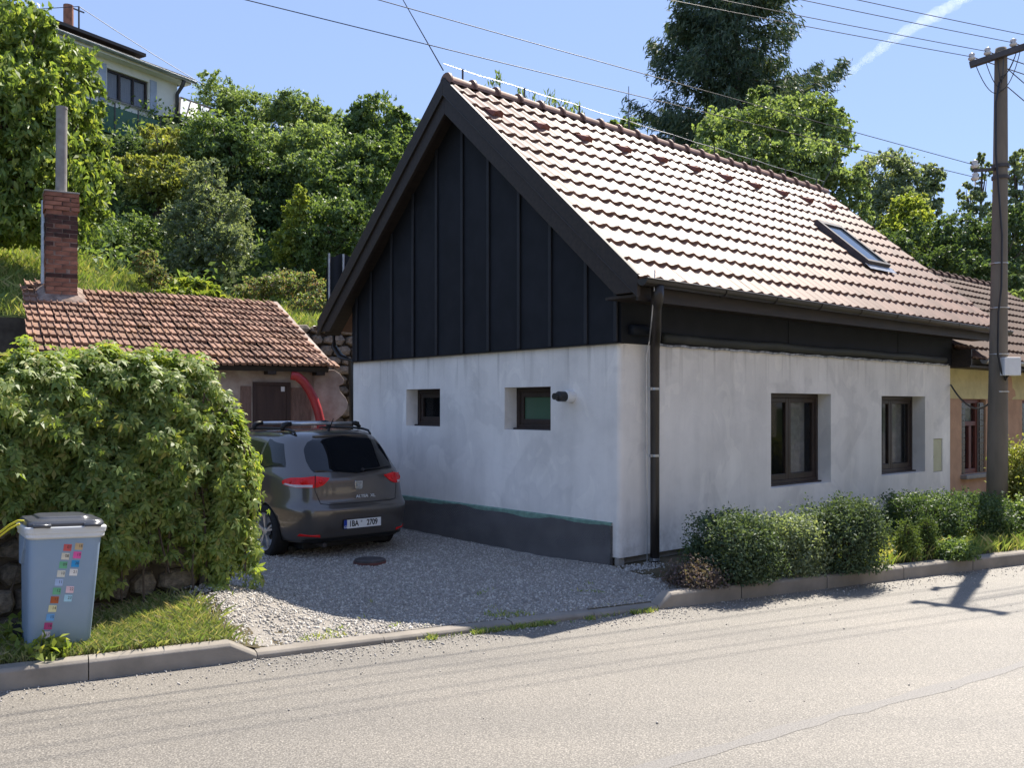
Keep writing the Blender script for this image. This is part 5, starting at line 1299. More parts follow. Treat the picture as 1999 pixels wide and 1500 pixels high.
# ------------------------------------------------------------------ the car (local x forward, y to its left, z up)
def build_car():
    ph = math.radians(41.0); sc = 0.88
    car = empty('parked_car', (-1.589, 9.543, 0.03), PI / 2 + ph, 'dark grey estate car with roof bars parked between creeper and cottage', 'car')
    car.scale = (sc, sc, 0.91)
    m, t, b = nodes('grey_brown_car_paint')
    b.inputs['Base Color'].default_value = (0.112, 0.099, 0.090, 1); b.inputs['Metallic'].default_value = 0.6; b.inputs['Roughness'].default_value = 0.32
    b.inputs['Coat Weight'].default_value = 1.0; b.inputs['Coat Roughness'].default_value = 0.04
    M['paint'] = m
    M['tyre'] = pm('tyre_rubber', (0.02, 0.02, 0.021), None, 20, 0.85, 0.3)
    M['rim'] = pm('alloy', (0.62, 0.62, 0.63), None, 6, 0.3, 0.5, 0.7)
    M['car_glass'] = glass_mat('tinted_car_glass', (0.008, 0.009, 0.011), 0.0, 0.02)
    M['side_glass'] = glass_mat('side_car_glass', (0.012, 0.018, 0.015), 0.35, 0.02)
    M['lamp_red'] = pm('red_lamp', (0.80, 0.014, 0.016), (0.60, 0.010, 0.012), 14, 0.2, 0.35)
    M['lamp_clear'] = pm('clear_lamp', (0.55, 0.45, 0.45), None, 10, 0.12, 0.6, coat=1)
    M['trim'] = pm('matt_trim', (0.015, 0.015, 0.016), None, 8, 0.55)
    M['chrome'] = pm('chrome', (0.8, 0.8, 0.82), None, 8, 0.12, 0.6, 1.0)
    M['plate'] = pm('plate_white', (0.74, 0.75, 0.75), (0.70, 0.71, 0.72), 8, 0.4)
    M['plate_blue'] = pm('plate_blue', (0.012, 0.05, 0.36), None, 8, 0.4)
    M['ink'] = pm('plate_ink', (0.012, 0.012, 0.014), None, 8, 0.5)
    lv = [(0.19, .16, 4.26, .78, 6), (.24, .08, 4.34, .82, 6), (.34, .02, 4.40, .845, 6), (.50, 0.0, 4.44, .86, 6), (.585, 0.0, 4.45, .868, 6), (.62, .008, 4.44, .868, 6), (.645, .035, 4.43, .866, 6),
          (.70, .062, 4.40, .868, 5.6), (.80, .075, 4.30, .866, 5.4), (.90, .088, 4.10, .858, 5.2), (.97, .105, 3.80, .846, 5), (1.01, .125, 3.50, .832, 4.8), (1.05, .155, 3.30, .815, 4.6),
          (1.15, .235, 3.10, .782, 4.4), (1.25, .312, 2.90, .745, 4.3), (1.34, .39, 2.68, .705, 4.2), (1.41, .46, 2.48, .665, 4.0), (1.455, .53, 2.30, .62, 3.8), (1.485, .63, 2.10, .55, 3.6), (1.50, .80, 1.9, .43, 3.4), (1.508, 1.05, 1.65, .24, 3)]
    n = 96; rows = []
    for z, xr, xf, hw, p in lv:
        cx, a = (xr + xf) / 2, (xf - xr) / 2; row = []
        for k in range(n):
            th = 2 * PI * k / n; c, s = math.cos(th), math.sin(th)
            # more points on the short ends
            row.append((cx + a * math.copysign(abs(c) ** (2 / p), c), hw * math.copysign(abs(s) ** (2 / p), s), z))
        rows.append(row)
    mb = MB()
    for r in rows: mb.v += r
    for i in range(len(rows) - 1):
        for k in range(n): mb.f.append((i * n + k, i * n + (k + 1) % n, (i + 1) * n + (k + 1) % n, (i + 1) * n + k))
    mb.f.append(tuple(reversed(range(n)))); mb.f.append(tuple((len(rows) - 1) * n + k for k in range(n)))
    tmp = obj('body_blank', mb, M['paint'], None, smooth=True)
    WX, WR = (0.86, 3.43), 0.345
    cut = MB()
    for x in WX: cut.tube([(x, -1.2, 0.315), (x, -0.58, 0.315)], WR, 40); cut.tube([(x, 0.58, 0.315), (x, 1.2, 0.315)], WR, 40)
    co = obj('cutter_blank', cut, M['trim'], None)
    sub = tmp.modifiers.new('s', 'SUBSURF'); sub.levels = 1; sub.render_levels = 1
    bo = tmp.modifiers.new('b', 'BOOLEAN'); bo.object = co; bo.operation = 'DIFFERENCE'; bo.solver = 'EXACT'
    dg = bpy.context.evaluated_depsgraph_get(); dg.update()
    me = bpy.data.meshes.new_from_object(tmp.evaluated_get(dg)); me.name = 'body'
    bpy.data.objects.remove(tmp); bpy.data.objects.remove(co)
    for p in me.polygons: p.use_smooth = True
    body = link('body', me, car)
    bv = BVHTree.FromPolygons([v.co for v in me.vertices], [tuple(p.vertices) for p in me.polygons])
    AX = 0.95
    def cyl(al, z):
        d = Vector((-math.cos(al), math.sin(al), 0)); o = Vector((AX, 0, z)) + d * 3
        h = bv.ray_cast(o, -d)
        return h[0], h[1]
    def sidep(x, z, s):
        h = bv.ray_cast(Vector((x, 3 * s, z)), Vector((0, -s, 0))); return h[0], h[1]
    def inset(poly, u, v):          # span of a polygon at height v
        xs = []
        for i in range(len(poly)):
            (a, b), (c, d) = poly[i], poly[(i + 1) % len(poly)]
            if (b - v) * (d - v) <= 0 and b != d: xs.append(a + (c - a) * (v - b) / (d - b))
        return min(xs), max(xs)
    def patch(name, poly, proj, m, parent, off=0.004, nu=14, nv=9):
        z0, z1 = min(p[1] for p in poly), max(p[1] for p in poly); mb = MB(); rows = []
        for j in range(nv + 1):
            z = z0 + (z1 - z0) * (0.002 + 0.996 * j / nv); a, b = inset(poly, 0, z); r = []
            for i in range(nu + 1):
                P, nn = proj(a + (b - a) * i / nu, z); r.append(P + nn * off)
            rows.append(r)
        mb.grid(rows)
        # rim turned in to the body so that the piece has thickness
        edge = rows[0] + [r[-1] for r in rows[1:]] + rows[-1][-2::-1] + [r[0] for r in rows[-2:0:-1]]
        o = len(mb.v)
        me_ = mb
        inn = []
        c = sum((Vector(e) for e in edge), Vector()) / len(edge)
        for e in edge: inn.append(Vector(e) + (Vector((AX, 0, e[2])) - Vector(e)).normalized() * (off + 0.006))
        k = len(edge); me_.v += [tuple(e) for e in edge] + [tuple(e) for e in inn]
        me_.f += [(o + i, o + (i + 1) % k, o + k + (i + 1) % k, o + k + i) for i in range(k)]
        return obj(name, mb, m, parent, smooth=True)
    R_ = math.radians
    rw_ = patch('rear_window', [(R_(-38), 1.06), (R_(-34), 1.015), (0, 1.0), (R_(34), 1.015), (R_(38), 1.06), (R_(43), 1.16), (R_(47), 1.29), (R_(45), 1.38), (R_(36), 1.41), (0, 1.425), (R_(-36), 1.41), (R_(-45), 1.38), (R_(-47), 1.29), (R_(-43), 1.16)], cyl, M['car_glass'], car, 0.005, 26, 14)
    patch('spoiler', [(R_(-44), 1.425), (R_(-40), 1.465), (0, 1.478), (R_(40), 1.465), (R_(44), 1.425), (0, 1.438)], cyl, M['paint'], car, 0.022, 26, 3) if False else None
    mb = MB(); tp = []
    for i in range(25):
        al = R_(-42 + 84 * i / 24); P, nn = cyl(al, 1.44 - 0.012 * abs(i - 12) / 12); tp.append(P + nn * 0.006)
    mb.tube(tp, [0.012] + [0.02] * 23 + [0.012], 8); obj('spoiler', mb, M['paint'], car, smooth=True)
    for s in (1, -1):
        L1 = [(s * R_(a), z) for a, z in ((25, .975), (24.5, .955), (29, .885), (33, .86), (34.2, .86), (34.2, .985))]
        L2 = [(s * R_(a), z) for a, z in ((34.8, .985), (34.8, .858), (46, .858), (54, .87), (60, .90), (60, .94), (50, .975))]
        tl = patch('tail_light', L2, cyl, M['lamp_red'], car, 0.012, 14, 7); patch('inner_lens', L1, cyl, M['lamp_red'], tl, 0.012, 8, 6)
        patch('clear_lens', [(s * R_(a), z) for a, z in ((36, .862), (36, .893), (57, .905), (58, .89), (47, .862))], cyl, M['lamp_clear'], tl, 0.015, 10, 3)
        for al, zz, rr in ((31.0, .925, .024), (43, .925, .026), (52, .922, .02)):
            P, nn = cyl(s * R_(al), zz); mb = MB(); mb.tube([P + nn * 0.012, P + nn * 0.019], [rr, rr * 0.6], 16); obj('bulb_lens', mb, M['lamp_red'], tl, smooth=True)
        patch('reflector', [(s * R_(a), z) for a, z in ((31, .30), (31, .335), (44, .345), (46, .315))], cyl, M['lamp_red'], car, 0.008, 10, 3)
    # tailgate joint
    def seam(pts, r=0.005):
        mb = MB(); q = []
        for al, z in pts: P, nn = cyl(R_(al), z); q.append(P + nn * 0.0005)
        mb.tube(q, r, 6); return obj('panel_gap', mb, M['trim'], car, smooth=True)
    gp_ = [(34.5, 1.0 - 0.03 * i) for i in range(6)] + [(34.2 - 0.7 * i, .82 - .028 * i) for i in range(6)] + [(28 - 56 * i / 20, .665) for i in range(1, 20)]
    gp_ += [(-(34.2 - 0.7 * i), .82 - .028 * i) for i in reversed(range(6))] + [(-34.5, 1.0 - 0.03 * i) for i in reversed(range(6))]
    seam(gp_)
    # lower dark apron and plate recess
    patch('bumper_apron', [(R_(-40), .20), (R_(-46), .235), (R_(-40), .285), (R_(40), .285), (R_(46), .235), (R_(40), .20)], cyl, M['trim'], car, 0.006, 24, 3)
    patch('plate_recess', [(R_(-18), .355), (R_(-15.5), .505), (R_(15.5), .505), (R_(18), .355)], cyl, M['paint'], car, 0.003, 12, 4)
    def font(txt, size, m, parent, loc, rot, ex=0.002, align='CENTER', sx=1.0):
        c = bpy.data.curves.new('lettering', 'FONT'); c.body = txt; c.size = size; c.extrude = ex; c.align_x = align; c.align_y = 'CENTER'; c.offset = size * 0.022; c.materials.append(m)
        return text_mesh(c, parent, loc, rot, sx)
    RR = (PI / 2, 0, -PI / 2)                       # upright, reading from behind the car
    px_ = cyl(0, .46)[0].x - 0.018
    mb = MB(); mb.mm((px_, -.265, .372), (px_ + 0.012, .265, .488)); pl = obj('number_plate', mb, M['ink'], car, bevel=0.004)
    mb = MB(); mb.mm((px_ - 0.004, -.256, .380), (px_ + 0.004, .215, .480)); obj('plate_face', mb, M['plate'], pl)
    mb = MB(); mb.mm((px_ - 0.004, .217, .380), (px_ + 0.004, .257, .480)); obj('country_band', mb, M['plate_blue'], pl)
    font('1BA', .094, M['ink'], pl, (px_ - 0.0055, .125, .430), RR, 0.001, sx=0.80)
    font('2709', .094, M['ink'], pl, (px_ - 0.0055, -.130, .430), RR, 0.001, sx=0.82)
    font('CZ', .034, M['plate'], pl, (px_ - 0.0055, .237, .398), RR, 0.0008, sx=0.9)
    mb = MB(); mb.tube([(px_ - 0.006, .018, .452), (px_ - 0.004, .018, .452)], 0.012, 12); obj('sticker', mb, M['zinc'], pl)
    P, nn = cyl(0, .865)
    mb = MB(); sq = [(-.052, .045), (-.048, -.038), (-.036, -.048), (.036, -.048), (.048, -.038), (.052, .045), (.044, .052), (-.044, .052)]
    mb.prism(sq, lambda y, z: (P.x - 0.012, y, P.z + z), lambda y, z: (P.x + 0.006, y, P.z + z)); em = obj('emblem', mb, M['chrome'], car, bevel=0.003)
    mb = MB()
    for poly in ([(-.040, .036), (.036, .036), (.040, .010), (.012, .010), (-.040, .030)], [(.040, -.036), (-.036, -.036), (-.040, -.010), (-.012, -.010), (.040, -.030)], [(-.038, .018), (.02, -.006), (.038, -.020), (-.02, .004)]):
        mb.prism(poly, lambda y, z: (P.x - 0.0155, -y, P.z + z), lambda y, z: (P.x - 0.0125, -y, P.z + z))
    obj('emblem_mark', mb, M['zinc'], em)
    P2, nn = cyl(R_(-6), .735)
    font('ALTEA  XL', .046, M['bin_rim'], car, (P2.x - 0.016, -0.08, .735), RR, 0.004, sx=1.25)
    mb = MB(); P3, n3 = cyl(R_(-6), 1.03); P4, n4 = cyl(R_(-33), 1.05); P5, n5 = cyl(R_(-20), 1.035); mb.tube([P3 + n3 * .02, P5 + n5 * .024, P4 + n4 * .02], 0.009, 6); mb.tube([P3 + n3 * .0, P3 + n3 * .03], 0.022, 10); obj('wiper', mb, M['trim'], car)
    # side windows and pillars
    for s in (1, -1):
        pj = lambda x, z: sidep(x, z, s)
        for poly in ([(.52, 1.09), (.74, 1.36), (1.08, 1.395), (1.12, 1.03), (.56, 1.05)], [(1.17, 1.03), (1.15, 1.395), (1.95, 1.40), (1.98, 1.02)], [(2.04, 1.02), (2.01, 1.395), (2.38, 1.36), (2.98, 1.03)]):
            patch('side_window', poly, pj, M['side_glass'], car, 0.004, 10, 7)
        mb = MB(); q = []
        for i in range(15):
            P, nn = sidep(1.08 + 0.01 * s * 0, .98 - .045 * i, s); 
            if P is not None and P.z > .3: q.append(P)
        mb.tube(q, 0.004, 5); obj('panel_gap', mb, M['trim'], car)
        P, nn = sidep(1.35, .88, s); mb = MB(); mb.tube([P + Vector((-.09, .012 * s, 0)), P + Vector((-.06, .035 * s, 0)), P + Vector((.06, .035 * s, 0)), P + Vector((.09, .012 * s, 0))], 0.014, 8); obj('door_handle', mb, M['paint'], car, smooth=True)
        rl = []
        for x in (.66, .72, .85, 1.1, 1.5, 1.85, 2.0, 2.06):
            h = bv.ray_cast(Vector((x, .53 * s, 3)), Vector((0, 0, -1)))[0]; rl.append((x, .53 * s, h.z + (0.004 if x in (.66, 2.06) else 0.032)))
        mb = MB(); mb.tube(rl, [.012, .015, .016, .016, .016, .016, .015, .012], 8); obj('roof_rail', mb, M['trim'], car, smooth=True)
    for x in (0.98, 1.78):
        mb = MB(); mb.tube([(x, -.44, 1.575), (x, .44, 1.575)], 0.022, 10); rb = obj('roof_bar', mb, M['chrome'] if False else M['rim'], car, smooth=True)
        for s in (1, -1):
            mb = MB(); mb.tube([(x, .435 * s, 1.575), (x, .49 * s, 1.575), (x, .53 * s, 1.562), (x, .55 * s, 1.535), (x, .55 * s, 1.49)], [.025, .030, .034, .030, .022], 10); obj('bar_foot', mb, M['trim'], rb, smooth=True)
    mb = MB(); mb.tube([(.72, 0.05, 1.49), (.70, 0.05, 1.515), (.60, 0.05, 1.64)], [.022, .010, .004], 8); obj('aerial', mb, M['trim'], car)
    mb = MB(); mb.mm((0.35, -.6, .14), (4.1, .6, .24)); obj('underbody', mb, M['trim'], car)
    mb = MB(); mb.tube([(0.1, .45, .20), (0.5, .45, .21)], .028, 10); obj('exhaust', mb, M['steel'], car)
    # wheels: tyre, rim with five double spokes
    ty = MB(); prof = [(.215, -.095), (.27, -.105), (.302, -.098), (.315, -.075), (.318, 0), (.315, .075), (.302, .098), (.27, .105), (.215, .095)]
    rws = [[(r * math.cos(2 * PI * k / 40), y, r * math.sin(2 * PI * k / 40)) for r, y in prof] for k in range(41)]; ty.grid(rws); tyre = ty.mesh('tyre', M['tyre'], True)
    ri = MB(); prof = [(.216, .092), (.222, .10), (.205, .09), (.195, .03), (.19, -.09)]
    ri.grid([[(r * math.cos(2 * PI * k / 40), y, r * math.sin(2 * PI * k / 40)) for r, y in prof] for k in range(41)])
    for k in range(5):
        for d in (-.11, .11):
            a = 2 * PI * k / 5 + 0.3; ri.bar((.03 * math.cos(a), .075, .03 * math.sin(a)), (.205 * math.cos(a + d), .088, .205 * math.sin(a + d)), .022, .026, up=(0, 1, 0))
    ri.tube([(0, .03, 0), (0, .09, 0), (0, .095, 0)], [.05, .05, .035], 16); ri.tube([(0, -.02, 0), (0, .0, 0)], .185, 24)
    rim = ri.mesh('rim', M['rim'])
    hub = MB().tube([(0, -.08, 0), (0, .02, 0)], .1, 16).mesh('wheel', M['trim'])
    for x in WX:
        for s in (1, -1):
            w = link('wheel', hub, car, (x, .755 * s, .315), (0, 0, 0 if s > 0 else PI)); link('tyre', tyre, w); link('rim', rim, w)
build_car()

# ------------------------------------------------------------------ the wheeled bin
def build_bin():
    Yb = 5.72; c = at(112, 1262, Yb) + Vector((0, -0.02, 0)); k = Yb / FPX
    ang = math.radians(35)
    o = empty('wheelie_bin', (c.x, c.y, 0.06), ang, 'pale blue wheeled bin with dark lid and coloured stickers on the grass verge', 'bin')
    o.rotation_euler = (math.radians(-1.0), math.radians(2.2), ang); o.scale = (0.89, 0.86, 1.0)
    def rr(w, d, z, r=0.06, y0=0.0, n=6):
        p = []
        for cx, cy, a0 in ((w / 2 - r, d / 2 - r, 0), (-w / 2 + r, d / 2 - r, PI / 2), (-w / 2 + r, -d / 2 + r, PI), (w / 2 - r, -d / 2 + r, 1.5 * PI)):
            for i in range(n + 1): t = a0 + PI / 2 * i / n; p.append((cx + r * math.cos(t), y0 + cy + r * math.sin(t), z))
        return p
    def loft(mb, secs, cap=True):
        n = len(secs[0]); o_ = len(mb.v)
        for s in secs: mb.v += s
        for i in range(len(secs) - 1):
            for q in range(n): mb.f.append((o_ + i * n + q, o_ + i * n + (q + 1) % n, o_ + (i + 1) * n + (q + 1) % n, o_ + (i + 1) * n + q))
        if cap: mb.f.append(tuple(o_ + q for q in reversed(range(n)))); mb.f.append(tuple(o_ + (len(secs) - 1) * n + q for q in range(n)))
    mb = MB(); loft(mb, [rr(.37, .36, 0.0, .05, .04), rr(.39, .40, .03, .06, .03), rr(.455, .505, .74, .06), rr(.468, .52, .79, .06), rr(.468, .52, .80, .06)]); body = obj('body', mb, M['bin'], o, smooth=False, bevel=0)
    for p in body.data.polygons: p.use_smooth = len(p.vertices) == 4
    mb = MB(); loft(mb, [rr(.478, .53, .775, .06), rr(.500, .555, .785, .06), rr(.500, .555, .805, .06), rr(.512, .565, .812, .06), rr(.522, .575, .842, .06), rr(.51, .565, .85, .06)]); obj('rim', mb, M['bin_rim'], o, bevel=0.003)
    mb = MB(); loft(mb, [rr(.485, .54, .845, .06), rr(.49, .55, .868, .07), rr(.46, .52, .886, .07), rr(.34, .38, .892, .06), rr(.32, .36, .904, .06), rr(.29, .33, .908, .06)]); lid = obj('lid', mb, M['bin_lid'], o, bevel=0.004)
    for x in (-.16, .16):
        mb = MB(); mb.tube([(x - .05, -.272, .86), (x - .05, -.30, .858), (x + .05, -.30, .858), (x + .05, -.272, .86)], .012, 8); obj('lid_handle', mb, M['bin_lid'], lid, smooth=True)
    mb = MB(); mb.mm((-.02, .26, .86), (.02, .31, .88)); mb.tube([(-.2, .30, .83), (.2, .30, .83)], .016, 10); obj('grip', mb, M['bin_rim'], o)
    # side brackets under the rim
    for x in (-.232, .232):
        mb = MB(); mb.prism([(.18, .776), (-.10, .776), (-.06, .70), (.05, .60), (.12, .60)], lambda y, z: (x - .012, y, z), lambda y, z: (x + .012, y, z)); obj('lifting_bracket', mb, M['bin'], o, bevel=0.003)
    mb = MB(); mb.tube([(-.24, .20, .10), (.24, .20, .10)], .012, 8); obj('axle', mb, M['steel'], o)
    wm = MB(); wm.tube([(-.022, 0, 0), (-.025, 0, 0), (.025, 0, 0), (.022, 0, 0)], [.06, .1, .1, .06], 24); wmm = wm.mesh('wheel', M['tyre'])
    for x in (-.232, .232): link('wheel', wmm, o, (x, .22, .10))
    # the yearly stickers
    cols = [('red', (.55, .10, .10)), ('cream', (.62, .58, .48)), ('green', (.14, .42, .24)), ('pale', (.62, .62, .55)), ('light_blue', (.36, .48, .72)), ('green', (.16, .45, .26)), ('rust', (.42, .10, .03)), ('pale_yellow', (.66, .62, .36)), ('sky_blue', (.14, .36, .68)), ('magenta', (.42, .05, .18)), ('pink_white', (.68, .60, .60))]
    colr = [('tan', (.52, .38, .22)), ('pink', (.72, .10, .35)), ('blue', (.02, .28, .62)), ('white', (.74, .72, .70)), None, ('light_pink', (.72, .52, .58)), ('aqua', (.36, .60, .74))]
    ink = pm('sticker_ink', (.05, .05, .06), None, 9, .6)
    def sticker(spec, num, x, z):
        nm, cc = spec; key = 'sticker_' + nm
        if key not in M: M[key] = pm(key, cc, [q * .88 for q in cc], 30, .6)
        y = -(0.172 + (0.2525 - 0.172) * (z - 0.03) / (0.74 - 0.03)) - 0.0015 - 0.0
        tlt = math.atan((0.2525 - 0.172) / 0.71)
        mb = MB(); mb.box((0, 0, 0), (.050, .0014, .042)); s_ = obj('sticker', mb, M[key], o, loc=(x, y, z), rot=(tlt, 0.09, 0))
        c = bpy.data.curves.new('lettering', 'FONT'); c.body = num; c.size = .026; c.align_x = 'CENTER'; c.align_y = 'CENTER'; c.extrude = .0004; c.materials.append(ink)
        text_mesh(c, s_, (.010, -.0013, .003), (PI / 2, 0, 0))
    for i, s in enumerate(cols): sticker(s, '%02d' % (7 + i), .010 - .0105 * i, .718 - .0535 * i)
    for i, s in enumerate(colr):
        if s: sticker(s, str(18 + i - (1 if i > 4 else 0)), .082 - .0085 * i, .722 - .0535 * i)
    # strap
    P = [at(50, 1018, 5.6), at(36, 1017, 5.6), at(18, 1026, 5.62), at(0, 1040, 5.65), at(-30, 1068, 5.7)]
    mb = MB(); mb.tube(P, 0.007, 6); mb.tube([p + Vector((0, 0.01, -0.022)) for p in P[1:]], 0.006, 6); tag(obj('yellow_strap', mb, M['yellow'], smooth=True), 'yellow strap running left from the bin lid', 'strap')
build_bin()

# ------------------------------------------------------------------ utility pole, wires
def build_pole():
    B = Vector((5.92, 11.0, 0)); base = B + Vector((0, 0, 0.05))
    k = 11.0 / FPX
    o = empty('utility_pole', base, 0, 'weathered grey brown utility pole with crossarm and insulators beside the street', 'pole')
    def L(px, py, dy=0.0): return at(px, py, 11.0 + dy) - base
    prof = [(1946, 1075, .122), (1947, 900, .117), (1949, 700, .103), (1951, 500, .090), (1953, 320, .082), (1954, 105, .070), (1954, 94, .062)]
    mb = MB(); mb.tube([L(a, b) for a, b, r in prof], [r for a, b, r in prof], 18); obj('shaft', mb, M['pole'], o, smooth=True)
    for py in (515, 602, 692, 765): 
        q = L(1950, py); r = .112 if py > 600 else .102
        mb = MB(); mb.tube([q + Vector((0, 0, -.005)), q + Vector((0, 0, .005))], r, 18); obj('band', mb, M['bright_wire'], o)
    for py in (325, 347):
        q = L(1953, py); mb = MB(); mb.tube([q + Vector((0, 0, -.02)), q + Vector((0, 0, .02))], .1, 18); obj('clamp', mb, M['steel'], o)
    # crossarm, square across the wires
    cd_ = Vector((0.83, -0.55, 0.0)).normalized()
    c = L(1954, 112); off = Vector((-0.05, -0.085, 0))
    w0 = hit(1893, 127, base + c + off, Vector((0.55, 0.83, 0))) - base
    c2 = c + off; d = (w0 - c2); hor = Vector((d.x, d.y, 0)); 
    arm0 = c2 + d; arm1 = c2 - d * 1.15
    mb = MB(); mb.bar(arm0, arm1, .07, .07); obj('crossarm', mb, M['steel'], o, bevel=0.004)
    ins = MB(); ins.tube([(0, 0, -.06), (0, 0, .02)], .008, 6); ins.tube([(0, 0, .0), (0, 0, .02), (0, 0, .04), (0, 0, .05), (0, 0, .075), (0, 0, .085), (0, 0, .10)], [.02, .042, .042, .026, .036, .034, .012], 14); im = ins.mesh('insulator', M['porcelain'], True)
    tops = []
    for f in (0.93, 0.42, -0.40, -0.98):
        p = c2 + d * f + Vector((0, 0, .045)); link('insulator', im, o, p); tops.append(base + p + Vector((0, 0, .05)))
    # lower bracket with two insulators
    q = L(1945, 330); e = L(1904, 333, -0.2)
    mb = MB(); mb.bar(q, e, .035, .035); mb.bar(e + Vector((0, 0, .07)), e - Vector((0, 0, .12)), .03, .03, up=(0, 1, 0)); obj('bracket', mb, M['steel'], o)
    low = [L(1903, 322, -0.2), L(1904, 346, -0.2)]
    for p in low: link('insulator', im, o, p - Vector((0, 0, .04)))
    # service box and cable
    bx = L(1972, 716, -.14); mb = MB(); mb.box(bx, (.20, .12, .22)); obj('junction_box', mb, M['white_plastic'], o, bevel=0.008)
    cab = [L(1951, 160, -.09), L(1944, 200, -.07), L(1944, 300, -.1), L(1950, 380, -.115), L(1956, 460, -.12), L(1955, 560, -.125), L(1949, 610, -.13), L(1948, 690, -.135), L(1955, 728, -.14), L(1964, 740, -.16), L(1969, 733, -.16)]
    mb = MB(); mb.tube(cab, .012, 6); obj('cable', mb, M['black_plastic'], o, smooth=True)
    a = L(1966, 735, -.16); hw = HC + HV * (L_ - 0.02) + HU * (-0.02); hw = Vector((hw.x, hw.y, 1.98)) - base
    mb = MB(); pts = []
    for i in range(21):
        t = i / 20; p = a.lerp(hw, t); p.z -= 0.42 * 4 * t * (1 - t) * (1 - 0.25 * t); pts.append(p)
    mb.tube(pts, .013, 6); obj('service_cable', mb, M['black_plastic'], o, smooth=True)
    rr_ = random.Random(21)
    for i in range(7):
        p = c2 + d * rr_.uniform(-.9, .8) + Vector((0, 0, -.03)); e2 = L(1953, rr_.uniform(150, 190), -.07); mid = p.lerp(e2, .5) + Vector((0, -.03, -rr_.uniform(.05, .3))); pts = []
        for j in range(9): t = j / 8; pts.append(p * (1 - t) ** 2 + mid * 2 * t * (1 - t) + e2 * t * t)
        mb = MB(); mb.tube(pts, .005, 5); obj('jumper_wire', mb, M['wire'], o)
    # line wires: a span towards the next pole on the left, and one away to the right
    sd = Vector((SX, SY, 0)); res = []
    def span(name, p, q, sag, r=.0065, n=40, label='', grp=None):
        pts = []
        for i in range(n + 1): t = i / n; v = p.lerp(q, t); v.z -= 4 * sag * t * (1 - t); pts.append(v)
        mb = MB(); mb.tube(pts, r, 5); return tag(obj(name, mb, M['wire'], None, smooth=True), label, 'wire', grp)
    labs = ['overhead wire from the insulator at the left end of the crossarm', 'overhead wire from the crossarm insulator next to the pole top', 'overhead wire from the crossarm insulator just right of the pole top', 'overhead wire from the far right insulator of the crossarm']
    for p, l in zip(tops, labs):
        span('power_line', p, p - sd * 38, 0.55, .0042, 50, l, 'power lines on the crossarm')
    for p in tops: 
        mb = MB(); q = p + sd * 40; pts = [p.lerp(q, i / 12) - Vector((0, 0, 4 * .5 * (i / 12) * (1 - i / 12))) for i in range(13)]; mb.tube(pts, .0065, 5); obj('onward_wire', mb, M['wire'], o).location = -base
    P = [(base + low[0], at(1250, 135, 8.75), 'thin wire from the upper insulator of the pole bracket across the spruce'), (base + low[1], at(1225, 175, 8.6), 'thin wire from the lower insulator of the pole bracket across the sky')]
    for a, b, l in P: span('power_line', a, a + (b - a) * 4.5, 0.05, .004, 40, l, 'wires on the lower bracket')
    for py, r in ((130, .006), (165, .006)):
        a = base + L(1962, py, 0); mb = MB(); mb.tube([a - base, a + Vector((3.2, 1.0, -1.9)) * 3 - base], r, 5); obj('drop_wire', mb, M['wire'], o)
build_pole()

